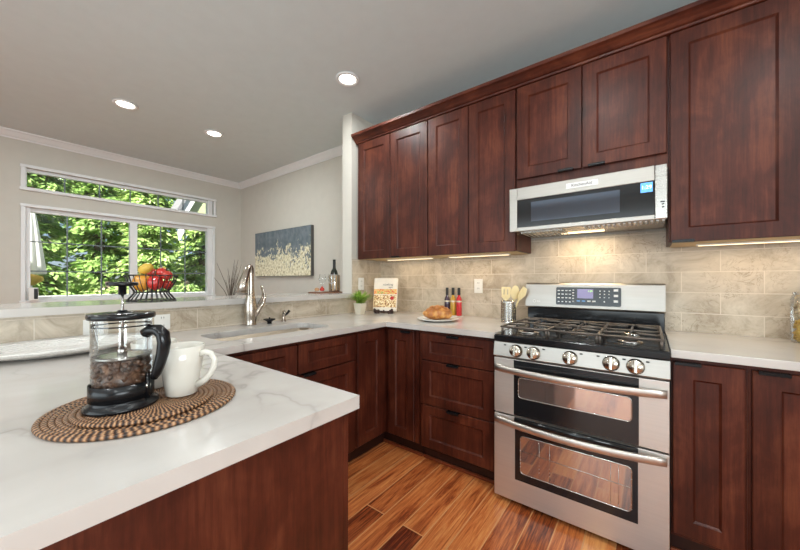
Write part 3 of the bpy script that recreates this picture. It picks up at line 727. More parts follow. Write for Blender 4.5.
# wall outlets
def outlet(label, face, u, z, w=.072, h=.115, gang=1):
    p0 = Vector(face.pt(u, z, 0)); r = thing('wall_outlet', label, 'outlet', p0, group='wall outlets')
    def bx(name, du0, du1, z0, z1, d0, d1, m, par, bev=.0015):
        a = face.pt(u+du0, z+z0, d0); c = face.pt(u+du1, z+z1, d1)
        return MB().box(min(a[0], c[0]), max(a[0], c[0]), min(a[1], c[1]), max(a[1], c[1]), z+z0, z+z1, bev).build(name, m, par)
    pl = bx('plate', -w/2, w/2, -h/2, h/2, .0005, .006, M['plast'], r)
    for zc in (.022, -.022):
        s = bx('socket', -.017, .017, zc-.016, zc+.016, .006, .0075, M['plast'], pl)
        for du in (-.007, .005): bx('slot', du, du+.0025, zc-.002, zc+.008, .0075, .0079, M['ink'], pl, 0)
outlet('white outlet plate on the tile between bottles and utensil holder', Face('Y', TY), -1.113, 1.172)
outlet('white outlet plate on the side tile behind the potted grass', Face('X', TX), 2.235, 1.185)
outlet('white outlet plate seen behind the left rim of the coffee press', Face('X', TX), .36, .985, .075, .085)
outlet('white outlet plate seen right of the coffee press lid', Face('X', TX), .645, .985, .075, .085)

# ------------------------------------------------------------------ coffee set on the peninsula
Z0 = CT+.0004
def coil_mat(name, label, cx, cy, z, R, rin, n, rad):
    b = MB()
    for i in range(n):
        rr = rin+(R-rad-rin)*i/(n-1)
        b.tube([(cx+rr*math.cos(a), cy+rr*math.sin(a), z+rad*.8) for a in [2*PI*k/72 for k in range(72)]], rad, 8, closed=True, flat=.8)
    b.lathe([(R-rad*2, rad*.3), (R-rad*2, rad*.9)], (cx, cy, z), 48)
    return tag(b.build(name, M['wicker']), label, 'placemat')
coil_mat('placemat', 'large round woven rattan placemat on the peninsula worktop', -.951, .2546, Z0, .186, .012, 17, .0058)
z1 = Z0+.0096
coil_mat('trivet', 'smaller round woven trivet lying on the rattan placemat', -.929, .249, z1, .132, .010, 12, .0056)
z2 = z1+.0093
pc = (-.937, .203)
r = thing('coffee_press', 'glass coffee press with black lid and handle on the woven trivet', 'coffee press', (pc[0], pc[1], z2))
b = MB().lathe([(.066, 0), (.067, .006), (.058, .012), (.056, .016), (.056, .020), (.0, .020)], (*pc, z2), 48)
b.build('base', M['black'], r)
fr = MB()
ang0 = math.atan2(.6, .8)
for zz, hh in ((.020, .034),):
    fr.lathe([(.0555, zz), (.0575, zz), (.0575, zz+hh), (.0555, zz+hh), (.0555, zz)], (*pc, z2), 48, caps=False)
for k in range(4):
    a = ang0+(0, PI*.93, PI*1.45+9, PI*.5)[k] if k != 2 else ang0+PI*.42; x, y = pc[0]+.0575*math.cos(a), pc[1]+.0575*math.sin(a)
    fr.tube([(x, y, z2+.016), (x, y, z2+.072)], .0045, 8)
fr.build('holder_frame', M['black'], r)
GH = .196
g = MB().lathe([(0, .0208), (.050, .021), (.0535, .026), (.0535, GH-.012), (.0545, GH-.002)], (*pc, z2), 48, caps=False); g.build('glass_beaker', M['glass'], r)
MB().lathe([(.0535, GH-.003), (.059, GH-.002), (.0605, GH+.003), (.0595, GH+.009), (.045, GH+.0105), (.010, GH+.012), (.008, GH+.016), (0, GH+.016)], (*pc, z2), 48).build('lid', M['black'], r)
MB().lathe([(.0525, GH-.019), (.0525, GH-.016)], (*pc, z2), 48, caps=False).build('lid_collar', M['black'], r)
rod = MB().tube([(*pc, z2+.112), (*pc, z2+.268)], .0028, 10).build('plunger_rod', M['steelv'], r)
MB().lathe([(.005, .246), (.0075, .248), (.0075, .265), (.027, .2665), (.029, .270), (.027, .2745), (0, .2755)], (*pc, z2), 28).build('plunger_knob', M['black'], rod)
b = MB().lathe([(.009, .112), (.009, .124), (.004, .130)], (*pc, z2), 16).lathe([(.0525, .108), (.0525, .112), (.04, .1125), (.008, .1135), (0, .1135)], (*pc, z2), 40)
b.tube([(pc[0]+.0518*math.cos(a), pc[1]+.0518*math.sin(a), z2+.112) for a in [2*PI*k/40 for k in range(40)]], .0018, 6, closed=True)
b.build('filter_plate', M['steelv'], r)
# handle towards the camera's right
hd = Vector((.80, .60, 0)).normalized(); hp = lambda d, z: (pc[0]+hd.x*d, pc[1]+hd.y*d, z2+z)
b = MB().tube([hp(.052, .160), hp(.064, .168), hp(.080, .168), hp(.091, .158), hp(.094, .140), hp(.091, .116), hp(.084, .092), hp(.077, .072), hp(.071, .060)], [.0135, .014, .0145, .015, .0145, .0135, .0125, .0115, .008], 14, flat=.85)
b.build('handle', M['black'], r)
b = MB()
for zz in (.158, .044): b.tube([hp(.052, zz), hp(.060, zz)], .006, 10)
b.build('rivet', M['steelv'], r)
# coffee beans: uncountable fill
b = MB(); random.seed(3)
BT = .098
for k in range(330):
    a = random.uniform(0, 2*PI); rr = .047*math.sqrt(random.uniform(.35 if k < 250 else 0, 1)); zz = random.uniform(.030, BT) if k < 250 else BT+random.uniform(-.006, .004)
    rot = Matrix.Rotation(random.uniform(0, 6), 3, 'X') @ Matrix.Rotation(random.uniform(0, 6), 3, 'Y') @ Matrix.Rotation(random.uniform(0, 6), 3, 'Z')
    b.ico((pc[0]+rr*math.cos(a), pc[1]+rr*math.sin(a), z2+zz), .0082, 2, lambda d: (1-.28*math.exp(-(d.y/.16)**2)*max(0, d.z)), (1.0, .78, .55), rot=rot)
b.lathe([(.044, .0225), (.044, BT-.006)], (*pc, z2), 32)
tag(b.build('coffee_beans', M['bean']), 'dark roasted coffee beans filling the bottom of the press', 'coffee beans', kind='stuff')

def mug(label, c, z, hang, rb=.034, rt=.0495, h=.118):
    r = thing('mug', label, 'mug', (c[0], c[1], z), group='cream mugs')
    MB().lathe([(0, .0), (rb-.004, 0), (rb, .003), (rb+.0035, .03), (rb+.009, .07), (rt, h), (rt-.002, h+.0015), (rt-.0045, h), (rb+.005, .07), (rb-.0005, .03), (rb-.006, .008), (0, .007)], (*c, z), 44, caps=False).build('body', M['ceramic'], r)
    d = Vector((math.cos(hang), math.sin(hang), 0)); q = lambda t, zz: (c[0]+d.x*t, c[1]+d.y*t, z+zz)
    MB().tube([q(rb+.010, .097), q(.058, .103), q(.072, .099), q(.081, .085), q(.080, .068), q(.071, .050), q(.058, .034), q(rb+.003, .022)], [.0062, .0058, .0054, .0052, .0052, .0054, .0058, .0066], 10, flat=1.35).build('handle', M['ceramic'], r)
mug('cream mug in front, right of the coffee press, handle to the right', (-.914, .312), z2, math.atan2(.6, .8))
mug('cream mug half hidden behind the coffee press and front mug', (-1.035, .290), z2, math.atan2(.9, -.4))

# white embossed platter
pl_c = (-1.93, .215); r = thing('platter', 'long white embossed oval platter left behind the coffee press', 'platter', (pl_c[0], pl_c[1], Z0))
A_, B_ = .20, .30
b = MB().lathe([(0, 0), (.55, 0), (.62, .004), (.86, .018), (1.0, .034), (1.0, .038), (.86, .0235), (.62, .0095), (.4, .008), (0, .008)], (*pl_c, Z0), 72, sx=A_, sy=B_, caps=False, fn=lambda a, z: 1+.012*math.sin(18*a)*(z > .01))
b.build('dish', M['dish'], r)
b = MB()
for k in range(5):
    s = .62+.075*k; zz = .0085+.025*((s-.62)/.38)
    b.tube([(pl_c[0]+A_*s*math.cos(a), pl_c[1]+B_*s*math.sin(a), Z0+zz+.0012*math.sin(40*a+k)) for a in [2*PI*i/120 for i in range(120)]], .0032, 6, closed=True)
b.build('embossed_rim', M['dish'], r)

# ------------------------------------------------------------------ on the bar top
ZB = 1.0984
bc = (-2.33, .640)
r = thing('fruit_basket', 'black wire fruit basket on the bar top before the window', 'basket', (*bc, ZB))
def circ(rad, z, n=48): return [(bc[0]+rad*math.cos(2*PI*k/n), bc[1]+rad*math.sin(2*PI*k/n), ZB+z) for k in range(n)]
MB().tube(circ(.128, .150), .0032, 6, closed=True).build('rim_ring', M['blackm'], r)
MB().tube(circ(.086, .052), .0032, 6, closed=True).build('waist_ring', M['blackm'], r)
MB().tube(circ(.118, .0035), .0032, 6, closed=True).build('foot_ring', M['blackm'], r)
b = MB()
for k in range(7):
    yy = -.072+.024*k; xx = math.sqrt(max(0, .086**2-yy*yy)); b.tube([(bc[0]-xx, bc[1]+yy, ZB+.052), (bc[0]+xx, bc[1]+yy, ZB+.052)], .0022, 6)
b.build('floor_grid', M['blackm'], r)
for k in range(26):
    a = 2*PI*k/26; ca, sa = math.cos(a), math.sin(a)
    pr = [(.118, .0035), (.104, .022), (.086, .045), (.084, .058), (.098, .080), (.115, .11), (.128, .150)]
    MB().tube([(bc[0]+q*ca, bc[1]+q*sa, ZB+z) for q, z in pr], .0024, 6).build('rib', M['blackm'], r)
rx, ry = .7946, .607     # camera-right in plan, used only to place fruit left to right
def at(t, d): return (bc[0]+rx*t-.607*d, bc[1]+ry*t+.7946*d)
def fruit(name, label, cat, t, d, z, r_, mat, sc, fn=None, stem=None, rot=None):
    c = (*at(t, d), ZB+z); o = thing(name, label, cat, (c[0], c[1], c[2]-r_*sc[2]), group='fruit in the wire basket')
    MB().ico(c, r_, 3, fn, sc, rot=rot).build('skin', M[mat], o)
    if stem:
        s = Vector(stem); v = Vector(c)+s*.86
        MB().tube([v, v+s*.22, v+s*.40+Vector((.004, 0, .003))], [.006, .004, .005], 8).build('stem', M['stem'], o)
lobe = lambda d: (1+.10*math.cos(4*math.atan2(d.y, d.x)))*(1-.16*max(0, d.z)**6)
fruit('bell_pepper', 'large orange bell pepper on the left of the basket', 'bell pepper', -.040, -.020, .108, .045, 'orange', (1, 1, 1.12), lobe, (0, 0, .055))
fruit('bell_pepper', 'bright red bell pepper in the middle front of the basket', 'bell pepper', .043, -.030, .108, .036, 'red', (1, 1, 1.2), lobe, (0, 0, .05))
fruit('apple', 'red apple low on the right of the basket', 'apple', .066, .034, .095, .030, 'apple', (1, 1, .92), None, (0, 0, .034))
fruit('apple', 'darker red apple perched high at the right rim', 'apple', .088, .000, .150, .030, 'apple', (1, 1, .92), None, (0, 0, .032))
fruit('apple', 'red apple at the top behind the red pepper', 'apple', .036, .030, .168, .030, 'red', (1, 1, .92), None, (0, 0, .03))
fruit('lime', 'yellow-green fruit at the far left of the basket', 'fruit', -.085, .035, .138, .029, 'lime', (1.1, 1, .95), None, None)
fruit('apple', 'small red apple at the back left above the green fruit', 'apple', -.055, .075, .165, .030, 'apple', (1, 1, .92), None, (0, 0, .028))
Rm = Matrix.Rotation(math.atan2(ry, rx), 3, 'Z') @ Matrix.Rotation(-.5, 3, 'Y')
sd = Rm @ Vector((.048, 0, 0))
fruit('squash', 'yellow-orange pear-shaped squash with dark stem lying on top', 'squash', -.022, -.012, .192, .034, 'yellow', (1.45, .85, .85), lambda d: 1-.22*max(0, d.x), (sd.x, sd.y, sd.z), Rm)
fruit('pear', 'yellow pear resting behind the red peppers on top', 'pear', .012, .070, .175, .028, 'yellow', (1, 1, 1.1), None, None)

# serving tray with wine
tc = (-2.50, 2.16)
r = thing('serving_tray', 'thin dark wooden tray at the end of the bar top', 'tray', (*tc, ZB))
b = MB().prism(rrect(tc[0]-.10, tc[0]+.10, tc[1]-.235, tc[1]+.09, .05), [], ZB, ZB+.009).bevel_sharp(.003); b.build('board', M['traywd'], r)
ZT = ZB+.0095
cc = (-2.50, 2.19)
r = thing('wine_cooler', 'striped metal and bamboo wine cooler on the serving tray', 'wine cooler', (*cc, ZT))
MB().lathe([(.0, 0), (.050, 0), (.052, .004), (.052, .165), (.050, .168), (.047, .165), (.047, .006), (0, .005)], (*cc, ZT), 36, caps=False).build('bucket', M['steelv'], r)
for k in range(10):
    a = 2*PI*k/10; b = MB().box(-.0085, .0085, .0522, .0545, .01, .16, .001, mtx=Matrix.Translation((*cc, ZT)) @ Matrix.Rotation(a, 4, 'Z')); b.build('bamboo_slat', M['coolwd'], r)
wz = ZT+.0055
r = thing('wine_bottle', 'dark wine bottle standing in the cooler', 'bottle', (*cc, wz))
MB().lathe([(0, 0), (.036, 0), (.037, .004), (.037, .17), (.032, .195), (.016, .225), (.0135, .24), (.0135, .30), (.0155, .302), (.0155, .312), (.0, .313)], (*cc, wz), 32, caps=False).build('bottle_body', M['winegl'], r)
MB().lathe([(.0165, .225), (.0142, .245), (.0142, .299)], (*cc, wz), 24, caps=False).build('neck_foil', M['ink'], r)
def wineglass(label, c):
    r = thing('wine_glass', label, 'glass', (*c, ZT), group='wine glasses on the tray')
    MB().lathe([(.030, 0), (.030, .002), (.006, .006), (.0035, .012), (.0035, .07), (.006, .075)], (*c, ZT), 24, caps=False).build('foot', M['glass'], r)
    MB().lathe([(.006, .075), (.026, .09), (.035, .115), (.034, .14), (.029, .17)], (*c, ZT), 28, caps=False).build('bowl', M['glass'], r)
wineglass('clear wine glass in the middle of the serving tray', (-2.56, 2.09)); wineglass('clear wine glass beside the wine cooler', (-2.435, 2.10))
pc2 = (-2.49, 2.00)
tag(MB().lathe([(0, 0), (.035, 0), (.06, .008), (.06, .011), (.033, .004), (0, .004)], (*pc2, ZT), 36, caps=False).build('side_plate', M['dishp']), 'small white plate on the left half of the tray', 'plate')
for i, (dx, dy, lb) in enumerate(((-.012, -.022, 'brown bread roll at the left on the small plate'), (.008, .024, 'reddish pear at the right on the small plate'))):
    o = MB().ico((pc2[0]+dx, pc2[1]+dy, ZT+.024), .021, 3, None, (1, 1.15, .9)); 
    if i: o.ico((pc2[0]+dx, pc2[1]+dy, ZT+.045), .010, 2)
    tag(o.build(('bread_roll', 'pear')[i], M[('brownfood', 'apple')[i]]), lb, ('bread roll', 'pear')[i])

# twig arrangement beyond the bar
r = thing('twig_arrangement', 'bare brown twigs in a low vase by the window corner', 'decoration', (-3.4, 1.60, .86))
MB().lathe([(0, 0), (.06, 0), (.075, .06), (.05, .14), (.035, .17), (.03, .165), (.0, .12)], (-3.4, 1.60, .86), 24, caps=False).build('vase', M['potcream'], r)
b = MB(); random.seed(5)
for k in range(16):
    a = random.uniform(0, 2*PI); q = random.uniform(.03, .16); h = random.uniform(.24, .46)
    b.tube([(-3.4, 1.6, .98), (-3.4+q*.4*math.cos(a), 1.6+q*.4*math.sin(a), .98+h*.5), (-3.4+q*math.cos(a+.2), 1.6+q*math.sin(a+.2), .98+h)], [.0035, .003, .0015], 5)
b.build('twigs', M['bark'], r)
r = thing('sideboard', 'low pale sideboard below the dining-room corner, under the twigs', 'sideboard', (-3.4, 1.6, 0))
MB().box(-3.75, -3.05, 1.38, 1.82, .83, .858, .003).build('top', M['plast'], r)
MB().box(-3.73, -3.07, 1.40, 1.80, .08, .829).build('carcass', M['plast'], r)
for sx in (-3.70, -3.10):
    for sy in (1.43, 1.77): MB().box(sx-.02, sx+.02, sy-.02, sy+.02, 0, .0799).build('leg', M['plast'], r)

# framed canvas on the far wall
r = thing('painting', 'abstract slate-blue and cream canvas on the far wall', 'painting', (-4.08, FY, 1.275))
MB().box(-4.753, -3.404, FY-.045, FY-.001, 1.275, 1.925, .003).build('stretcher', M['canvedge'], r)
MB().box(-4.748, -3.409, FY-.0475, FY-.0452, 1.28, 1.92).build('canvas_face', M['canvas'], r)
# small device on the window sill
r = thing('window_box', 'small white plastic box at the left end of the window sill', 'box', (WX+.06, .39, 1.0045))
MB().box(WX+.03, WX+.09, .355, .425, 1.0045, 1.14, .004).build('case', M['plast'], r)
MB().box(WX+.0902, WX+.092, .392, .420, 1.02, 1.13).build('dark_front', M['ink'], r)

# ------------------------------------------------------------------ left of the range
gp = (-2.0, 2.045)
r = thing('potted_grass', 'small bright green grass plant in a square cream pot', 'potted plant', (*gp, Z0))
b = MB(); bm = b.bm
rg = []
for s, z in ((.030, 0), (.040, .088), (.0435, .088), (.0435, .098), (.037, .098), (.036, .085)):
    rg.append([bm.verts.new((gp[0]+x*s, gp[1]+y*s, Z0+z)) for x, y in rrect(-1, 1, -1, 1, .25, 3)])
for p, q in zip(rg, rg[1:]):
    n = len(p)
    for i in range(n): bm.faces.new((p[i], p[(i+1) % n], q[(i+1) % n], q[i]))
bm.faces.new(rg[0]); bm.faces.new(rg[-1]); b.build('pot', M['potcream'], r)
b = MB(); random.seed(9)
for k in range(330):
    a = random.uniform(0, 2*PI); r0 = .03*math.sqrt(random.random()); L = random.uniform(.08, .15); sp = random.uniform(.03, .155)
    x, y = gp[0]+r0*math.cos(a*1.7), gp[1]+r0*math.sin(a*1.7); w_ = .0048
    px, py = -math.sin(a)*w_, math.cos(a)*w_; prev = None
    for t in (0, .4, .75, 1):
        rr = sp*t**1.5; z = Z0+.09+L*(t-.34*t*t*(sp/.1)); c = (x+rr*math.cos(a), y+rr*math.sin(a), z); k_ = 1-.82*t**2
        cur = [b.bm.verts.new((c[0]+px*k_, c[1]+py*k_, c[2])), b.bm.verts.new((c[0]-px*k_, c[1]-py*k_, c[2]))]
        if prev: b.bm.faces.new((prev[0], prev[1], cur[1], cur[0]))
        prev = cur
o = b.build('grass_blades', M['grass'], r, fix=False); o['kind'] = 'stuff'

# cookbook on an easel
kb = Vector((-1.905, 2.265, Z0)); ka = math.radians(24)
FR = Matrix.Translation(kb) @ Matrix.Rotation(ka, 4, 'Z')
TI = FR @ Matrix.Translation((0, 0, .020)) @ RX(math.radians(-12))
r = thing('easel', 'small dark wooden easel holding the cookbook', 'easel', kb)
b = MB()
for s in (-1, 1):
    b.tube([FR @ Vector((s*.035, .03, .012)), FR @ Vector((s*.055, -.01, .020)), FR @ Vector((s*.075, -.036, .014)), FR @ Vector((s*.078, -.05, .030)), FR @ Vector((s*.084, -.053, .044))], [.010, .015, .018, .015, .008], 10)
    b.tube([FR @ Vector((s*.075, -.036, .014)), FR @ Vector((s*.06, -.046, .005)), FR @ Vector((s*.04, -.038, .005))], [.014, .012, .006], 10)
    b.tube([FR @ Vector((s*.035, .03, .012)), FR @ Vector((s*.02, .055, .12)), FR @ Vector((s*.01, .06, .17))], [.008, .006, .005], 8)
b.build('feet', M['easel'], r)
b = MB().tube([FR @ Vector((-.06, -.012, .017)), FR @ Vector((0, -.026, .012)), FR @ Vector((.06, -.012, .017))], [.008, .010, .008], 10); b.tube([FR @ Vector((0, -.03, .012)), FR @ Vector((0, -.034, .030))], [.010, .008], 8)
b.build('front_rail', M['easel'], r)
r = thing('cookbook', 'cream cookbook with food photographs standing on the dark easel', 'book', kb+Vector((0, 0, .02)))
BW, BH = .108, .298
MB().box(-BW, BW, -.012, .010, .0, BH, .001, mtx=TI).build('pages', M['pages'], r)
cv = MB().box(-BW-.002, BW+.002, -.0145, -.0122, -.002, BH+.002, mtx=TI).build('front_cover', M['cover'], r)
MB().box(-BW-.002, BW+.002, .0102, .0122, -.002, BH+.002, mtx=TI).build('back_cover', M['cover'], r)
MB().box(-BW, BW, -.0152, -.0147, .150, .198, mtx=TI).build('cover_photo', M['foodA'], cv)
MB().box(-BW, BW, -.0152, -.0147, .030, .142, mtx=TI).build('cover_photo', M['foodB'], cv)
text('title', 'cooking', .030, M['ink'], cv, TI @ Matrix.Translation((.022, -.0149, .240)) @ RX(PI/2), .0003)
text('title', 'light', .022, M['ink'], cv, TI @ Matrix.Translation((.048, -.0149, .214)) @ RX(PI/2), .0003)
b = MB().ico((0, 0, 0), .018, 2, None, (1, .02, 1)); bmesh.ops.transform(b.bm, matrix=TI @ Matrix.Translation((.066, -.0155, .115)), verts=b.bm.verts); b.build('cover_tomato', M['red'], cv)

# bread on a plate
bp_ = (-1.245, 2.09)
r = thing('plate', 'round white plate under the golden loaf', 'plate', (*bp_, Z0))
MB().lathe([(0, 0), (.09, 0), (.12, .006), (.152, .015), (.152, .0185), (.118, .0095), (.088, .004), (0, .004)], (*bp_, Z0), 56, caps=False).build('dish', M['dishp'], r)
b = MB(); random.seed(2); ba = math.radians(40); cu, su = math.cos(ba), math.sin(ba)
def lobe_at(t, s, z, rr, sc): b.ico((bp_[0]+cu*t-su*s, bp_[1]+su*t+cu*s, Z0+.0052+z), rr, 3, lambda d: 1+.06*math.sin(9*d.x+4*d.z)*math.cos(7*d.y), sc)
b.ico((bp_[0], bp_[1], Z0+.052), 1, 4, lambda d: 1+.035*math.sin(7*d.x+3)*math.cos(6*d.y+1)+.02*math.sin(17*d.x)*math.sin(15*d.z), (.108, .062, .047), rot=Matrix.Rotation(ba, 3, 'Z'))
for i, (t, z, q) in enumerate(((-.062, .066, .027), (-.034, .078, .030), (-.004, .084, .031), (.028, .081, .029), (.056, .070, .027), (.078, .055, .024), (-.086, .05, .024))):
    lobe_at(t, (-.012, .010)[i % 2], z, q, (1.05, 1.25, .85))
for t in (-.06, -.02, .025, .065): lobe_at(t, -.035, .042, .032, (1.1, .9, 1))
tag(b.build('bread_loaf', M['bread']), 'golden braided bread loaf on the white plate', 'bread')
# three sauce bottles in a holder
for i, (x, mk, lb) in enumerate(((-1.355, 'darksauce', 'dark purple sauce bottle, leftmost of three behind the loaf'), (-1.303, 'amber', 'amber oil bottle, middle of three behind the loaf'), (-1.251, 'redsauce', 'red sauce bottle, rightmost of three behind the loaf'))):
    c = (x, 2.43+.006*i); r = thing('sauce_bottle', lb, 'bottle', (*c, Z0+.0045), group='sauce bottles')
    MB().lathe([(0, 0), (.022, 0), (.0235, .003), (.0235, .13), (.019, .147), (.011, .162), (.0105, .175)], (*c, Z0+.0045), 28).build('bottle_body', M[mk], r)
    MB().lathe([(.0118, .170), (.0125, .172), (.0125, .228), (.011, .231), (0, .231)], (*c, Z0+.0045), 20).build('cap', M['ink'], r)
    MB().lathe([(.0238, .112), (.0238, .124)], (*c, Z0+.0045), 28, caps=False).build('neck_label', M['label'], r)
r = thing('bottle_caddy', 'small flat white tray under the three sauce bottles', 'tray', (-1.303, 2.436, Z0))
MB().box(-1.384, -1.222, 2.405, 2.468, Z0, Z0+.004, .001).build('tray', M['dishp'], r)
# utensil holder with wooden tools
uc = (-.795, 2.31)
r = thing('utensil_holder', 'perforated stainless utensil holder left of the range', 'utensil holder', (*uc, Z0))
UR, UH = .052, .152; b = MB(); bm = b.bm; n = 40; rows = 12
MB().lathe([(UR, 0), (UR, .012), (UR-.0015, .012), (UR-.0015, .002), (0, .002)], (*uc, Z0), 40, caps=False).build('bottom_band', M['steelv'], r)
MB().lathe([(UR, UH-.014), (UR+.001, UH), (UR-.0015, UH), (UR-.0015, UH-.014)], (*uc, Z0), 40, caps=False).build('top_band', M['steelv'], r)
V = {}
def vv(i, j, q):
    key = (i % n, j, q)
    if key not in V:
        a = 2*PI*(i % n)/n; V[key] = bm.verts.new((uc[0]+q*math.cos(a), uc[1]+q*math.sin(a), Z0+.012+(UH-.026)*j/(2*rows)))
    return V[key]
for j in range(2*rows):
    for i in range(n):
        if (j % 2 == 1) and (i % 2 == 1) : continue
        bm.faces.new((vv(i, j, UR), vv(i+1, j, UR), vv(i+1, j+1, UR), vv(i, j+1, UR)))
b.build('perforated_wall', M['steelv'], r)
def utensil(name, label, dx, dy, lean, blade):
    base = Vector((uc[0]+dx*.5, uc[1]+dy*.5, Z0+.006)); top = Vector((uc[0]+dx*1.15+lean[0], uc[1]+dy*1.15+lean[1], Z0+.165))
    r = thing(name, label, 'utensil', base, group='wooden utensils'); d = (top-base).normalized()
    MB().tube([base, base+(top-base)*.5, top], [.0055, .0055, .006], 10).build('handle', M['utwood'], r)
    q = Matrix.Translation(top) @ (Matrix.Rotation(math.radians(38), 4, 'Z')) @ Matrix.Rotation(lean[2], 4, 'Y')
    b = MB(); prism = blade; b.prism(prism[0], prism[1], -.003, .003).bevel_sharp(.001, 1)
    bmesh.ops.transform(b.bm, matrix=q @ RX(PI/2), verts=b.bm.verts); b.build('blade', M['utwood'], r)
spat = [(-.010, -.01), (.010, -.01), (.031, .015), (.033, .078), (.028, .085), (-.028, .085), (-.033, .078), (-.031, .015)]
slots = [[(x-.004, .03), (x-.004, .07), (x+.004, .07), (x+.004, .03)] for x in (-.014, .012)]
oval = [(.03*math.cos(a), .045+.050*math.sin(a)) for a in [2*PI*i/24 for i in range(24)]]
edge = [(-.008, -.01), (.008, -.01), (.034, .04), (.028, .088), (-.004, .095), (-.018, .03)]
utensil('slotted_spatula', 'slotted wooden spatula, leftmost in the utensil holder', -.018, -.012, (.006, .002, .03), (spat, slots))
utensil('wooden_spoon', 'wooden spoon standing in the middle of the holder', .006, .022, (.022, .014, .1), (oval, []))
utensil('wooden_spatula', 'wooden corner spatula leaning right in the holder', .026, .004, (.036, .016, .38), (edge, []))

# glass jar of pasta at the right edge
jc = (.605, 2.40)
r = thing('storage_jar', 'clear glass jar with lid on the right worktop against tile', 'jar', (*jc, Z0))
JR = .062
MB().lathe([(0, .001), (JR-.004, .001), (JR, .006), (JR, .205), (JR-.004, .222), (JR-.012, .228)], (*jc, Z0), 40, caps=False).build('glass_body', M['glass'], r)
MB().lathe([(JR-.014, .226), (JR-.006, .230), (JR-.006, .240), (.02, .246), (.014, .254), (.022, .262), (.02, .274), (0, .277)], (*jc, Z0), 36, caps=False).build('lid', M['glass'], r)
random.seed(4)
b = MB()
for k in range(240):
    a = random.uniform(0, 2*PI); q = .048*math.sqrt(random.uniform(.3, 1)); zz = random.uniform(.010, .104)
    v = Vector((random.gauss(0, 1), random.gauss(0, 1), random.gauss(0, .6))).normalized()*.008; c = Vector((jc[0]+q*math.cos(a), jc[1]+q*math.sin(a), Z0+zz))
    b.tube([c-v, c, c+v], [.005, .0035, .005], 7)
b.lathe([(.042, .004), (.042, .102)], (*jc, Z0), 24)
tag(b.build('pasta', M['pasta']), 'yellow dry pasta in the bottom of the glass jar', 'pasta', kind='stuff')
b = MB()
for k in range(90):
    a = random.uniform(0, 2*PI); q = .046*math.sqrt(random.uniform(.3, 1)); zz = random.uniform(.120, .185)
    b.ico((jc[0]+q*math.cos(a), jc[1]+q*math.sin(a), Z0+zz), random.uniform(.007, .010), 2)
b.lathe([(.040, .116), (.040, .18)], (*jc, Z0), 24)
tag(b.build('dried_beans', M['pastab']), 'pale speckled dried beans above the pasta in the jar', 'beans', kind='stuff')

# ------------------------------------------------------------------ outdoors, seen through the window
o = struct('ground_outside', MB().box(-22, WX-.121, -12, 14, -.4, -.3), M['lawn'])
def tree(name, label, x, y, h, R, z_low, seed, mat, n_br=90, per=95, leaf=.085):
    r = thing(name, label, 'tree', (x, y, -.3), group='trees beyond the window'); g = np.random.default_rng(seed)
    tr = MB().tube([(x, y, -.3), (x+.05, y-.03, h*.4), (x-.03, y+.04, h*.95)], [.16, .10, .02], 10)
    br = []
    for k in range(n_br):
        z = z_low+(h-z_low)*(k/n_br)**.9; a = g.uniform(0, 2*PI); L = R*(1-.55*(z-z_low)/(h-z_low))*g.uniform(.65, 1.1)
        ps = [(x+L*t*math.cos(a), y+L*t*math.sin(a), z+L*(.22*t-.50*t*t)) for t in (0, .33, .66, 1)]
        br.append(ps)
        if k % 3 == 0: tr.tube(ps, [.03, .02, .013, .006], 5)
    tr.build('trunk', M['bark'], r)
    n = n_br*per; P = np.zeros((n, 3)); D = np.zeros((n, 3)); i = 0
    for ps in br:
        ps = np.array(ps); d = ps[3]-ps[0]; d /= np.linalg.norm(d)
        t = g.uniform(.12, 1.05, per); seg = np.clip((t*3).astype(int), 0, 2); f = t*3-seg
        c = ps[seg]*(1-f)[:, None]+ps[seg+1]*f[:, None]
        side = np.cross(d, [0, 0, 1]); s = g.normal(0, 1, per)
        w = .20*(1.1-t*.7)
        c = c+side*(s*w)[:, None]+np.array([0, 0, 1])*(g.normal(0, .035, per)-.05*np.abs(s))[:, None]
        dd = d+side*(s*.7)[:, None]+np.stack([g.normal(0, .25, per), g.normal(0, .25, per), g.normal(-.35, .3, per)], 1)
        P[i:i+per] = c; D[i:i+per] = dd/np.linalg.norm(dd, axis=1)[:, None]; i += per
    U = np.cross(D, g.normal(0, .45, (n, 3))+np.array([0, 0, 1])); U /= np.linalg.norm(U, axis=1)[:, None]
    s = leaf*g.uniform(.6, 1.4, n)[:, None]
    V = np.stack([P-U*s*.1, P+D*s*.5-U*s*.36, P+D*s*1.25, P+D*s*.5+U*s*.36], 1).reshape(-1, 3)-np.array([x, y, -.3])
    me = bpy.data.meshes.new('foliage'); me.from_pydata(V.tolist(), [], [tuple(range(4*k, 4*k+4)) for k in range(n)])
    me.materials.append(M[mat]); o = bpy.data.objects.new('foliage', me); COL.objects.link(o); o.parent = r
tree('evergreen_tree', 'drooping green evergreen filling the left panes of the window', -9.0, .55, 4.6, .86, .0, 1, 'leafA', 120, 130, .095)
tree('evergreen_tree', 'drooping evergreen behind the centre post of the window', -9.1, 2.45, 4.8, .86, .0, 2, 'leafB', 120, 130, .095)
tree('evergreen_tree', 'light green evergreen filling the right panes of the window', -9.0, 4.35, 4.6, .86, .0, 3, 'leafB', 120, 130, .095)
for i, (x, y) in enumerate(((-11.2, -.4), (-11.3, 2.0), (-11.2, 4.4), (-11.4, 6.8))):
    tree('evergreen_tree', ('tall evergreen in the second row at the left', 'tall evergreen in the second row left of the centre post', 'tall evergreen in the second row right of the centre post', 'tall evergreen in the second row behind the neighbour house')[i], x, y, 6.4, 1.1, .0, 20+i, ('leafB', 'leafA')[i % 2], 120, 120, .13)
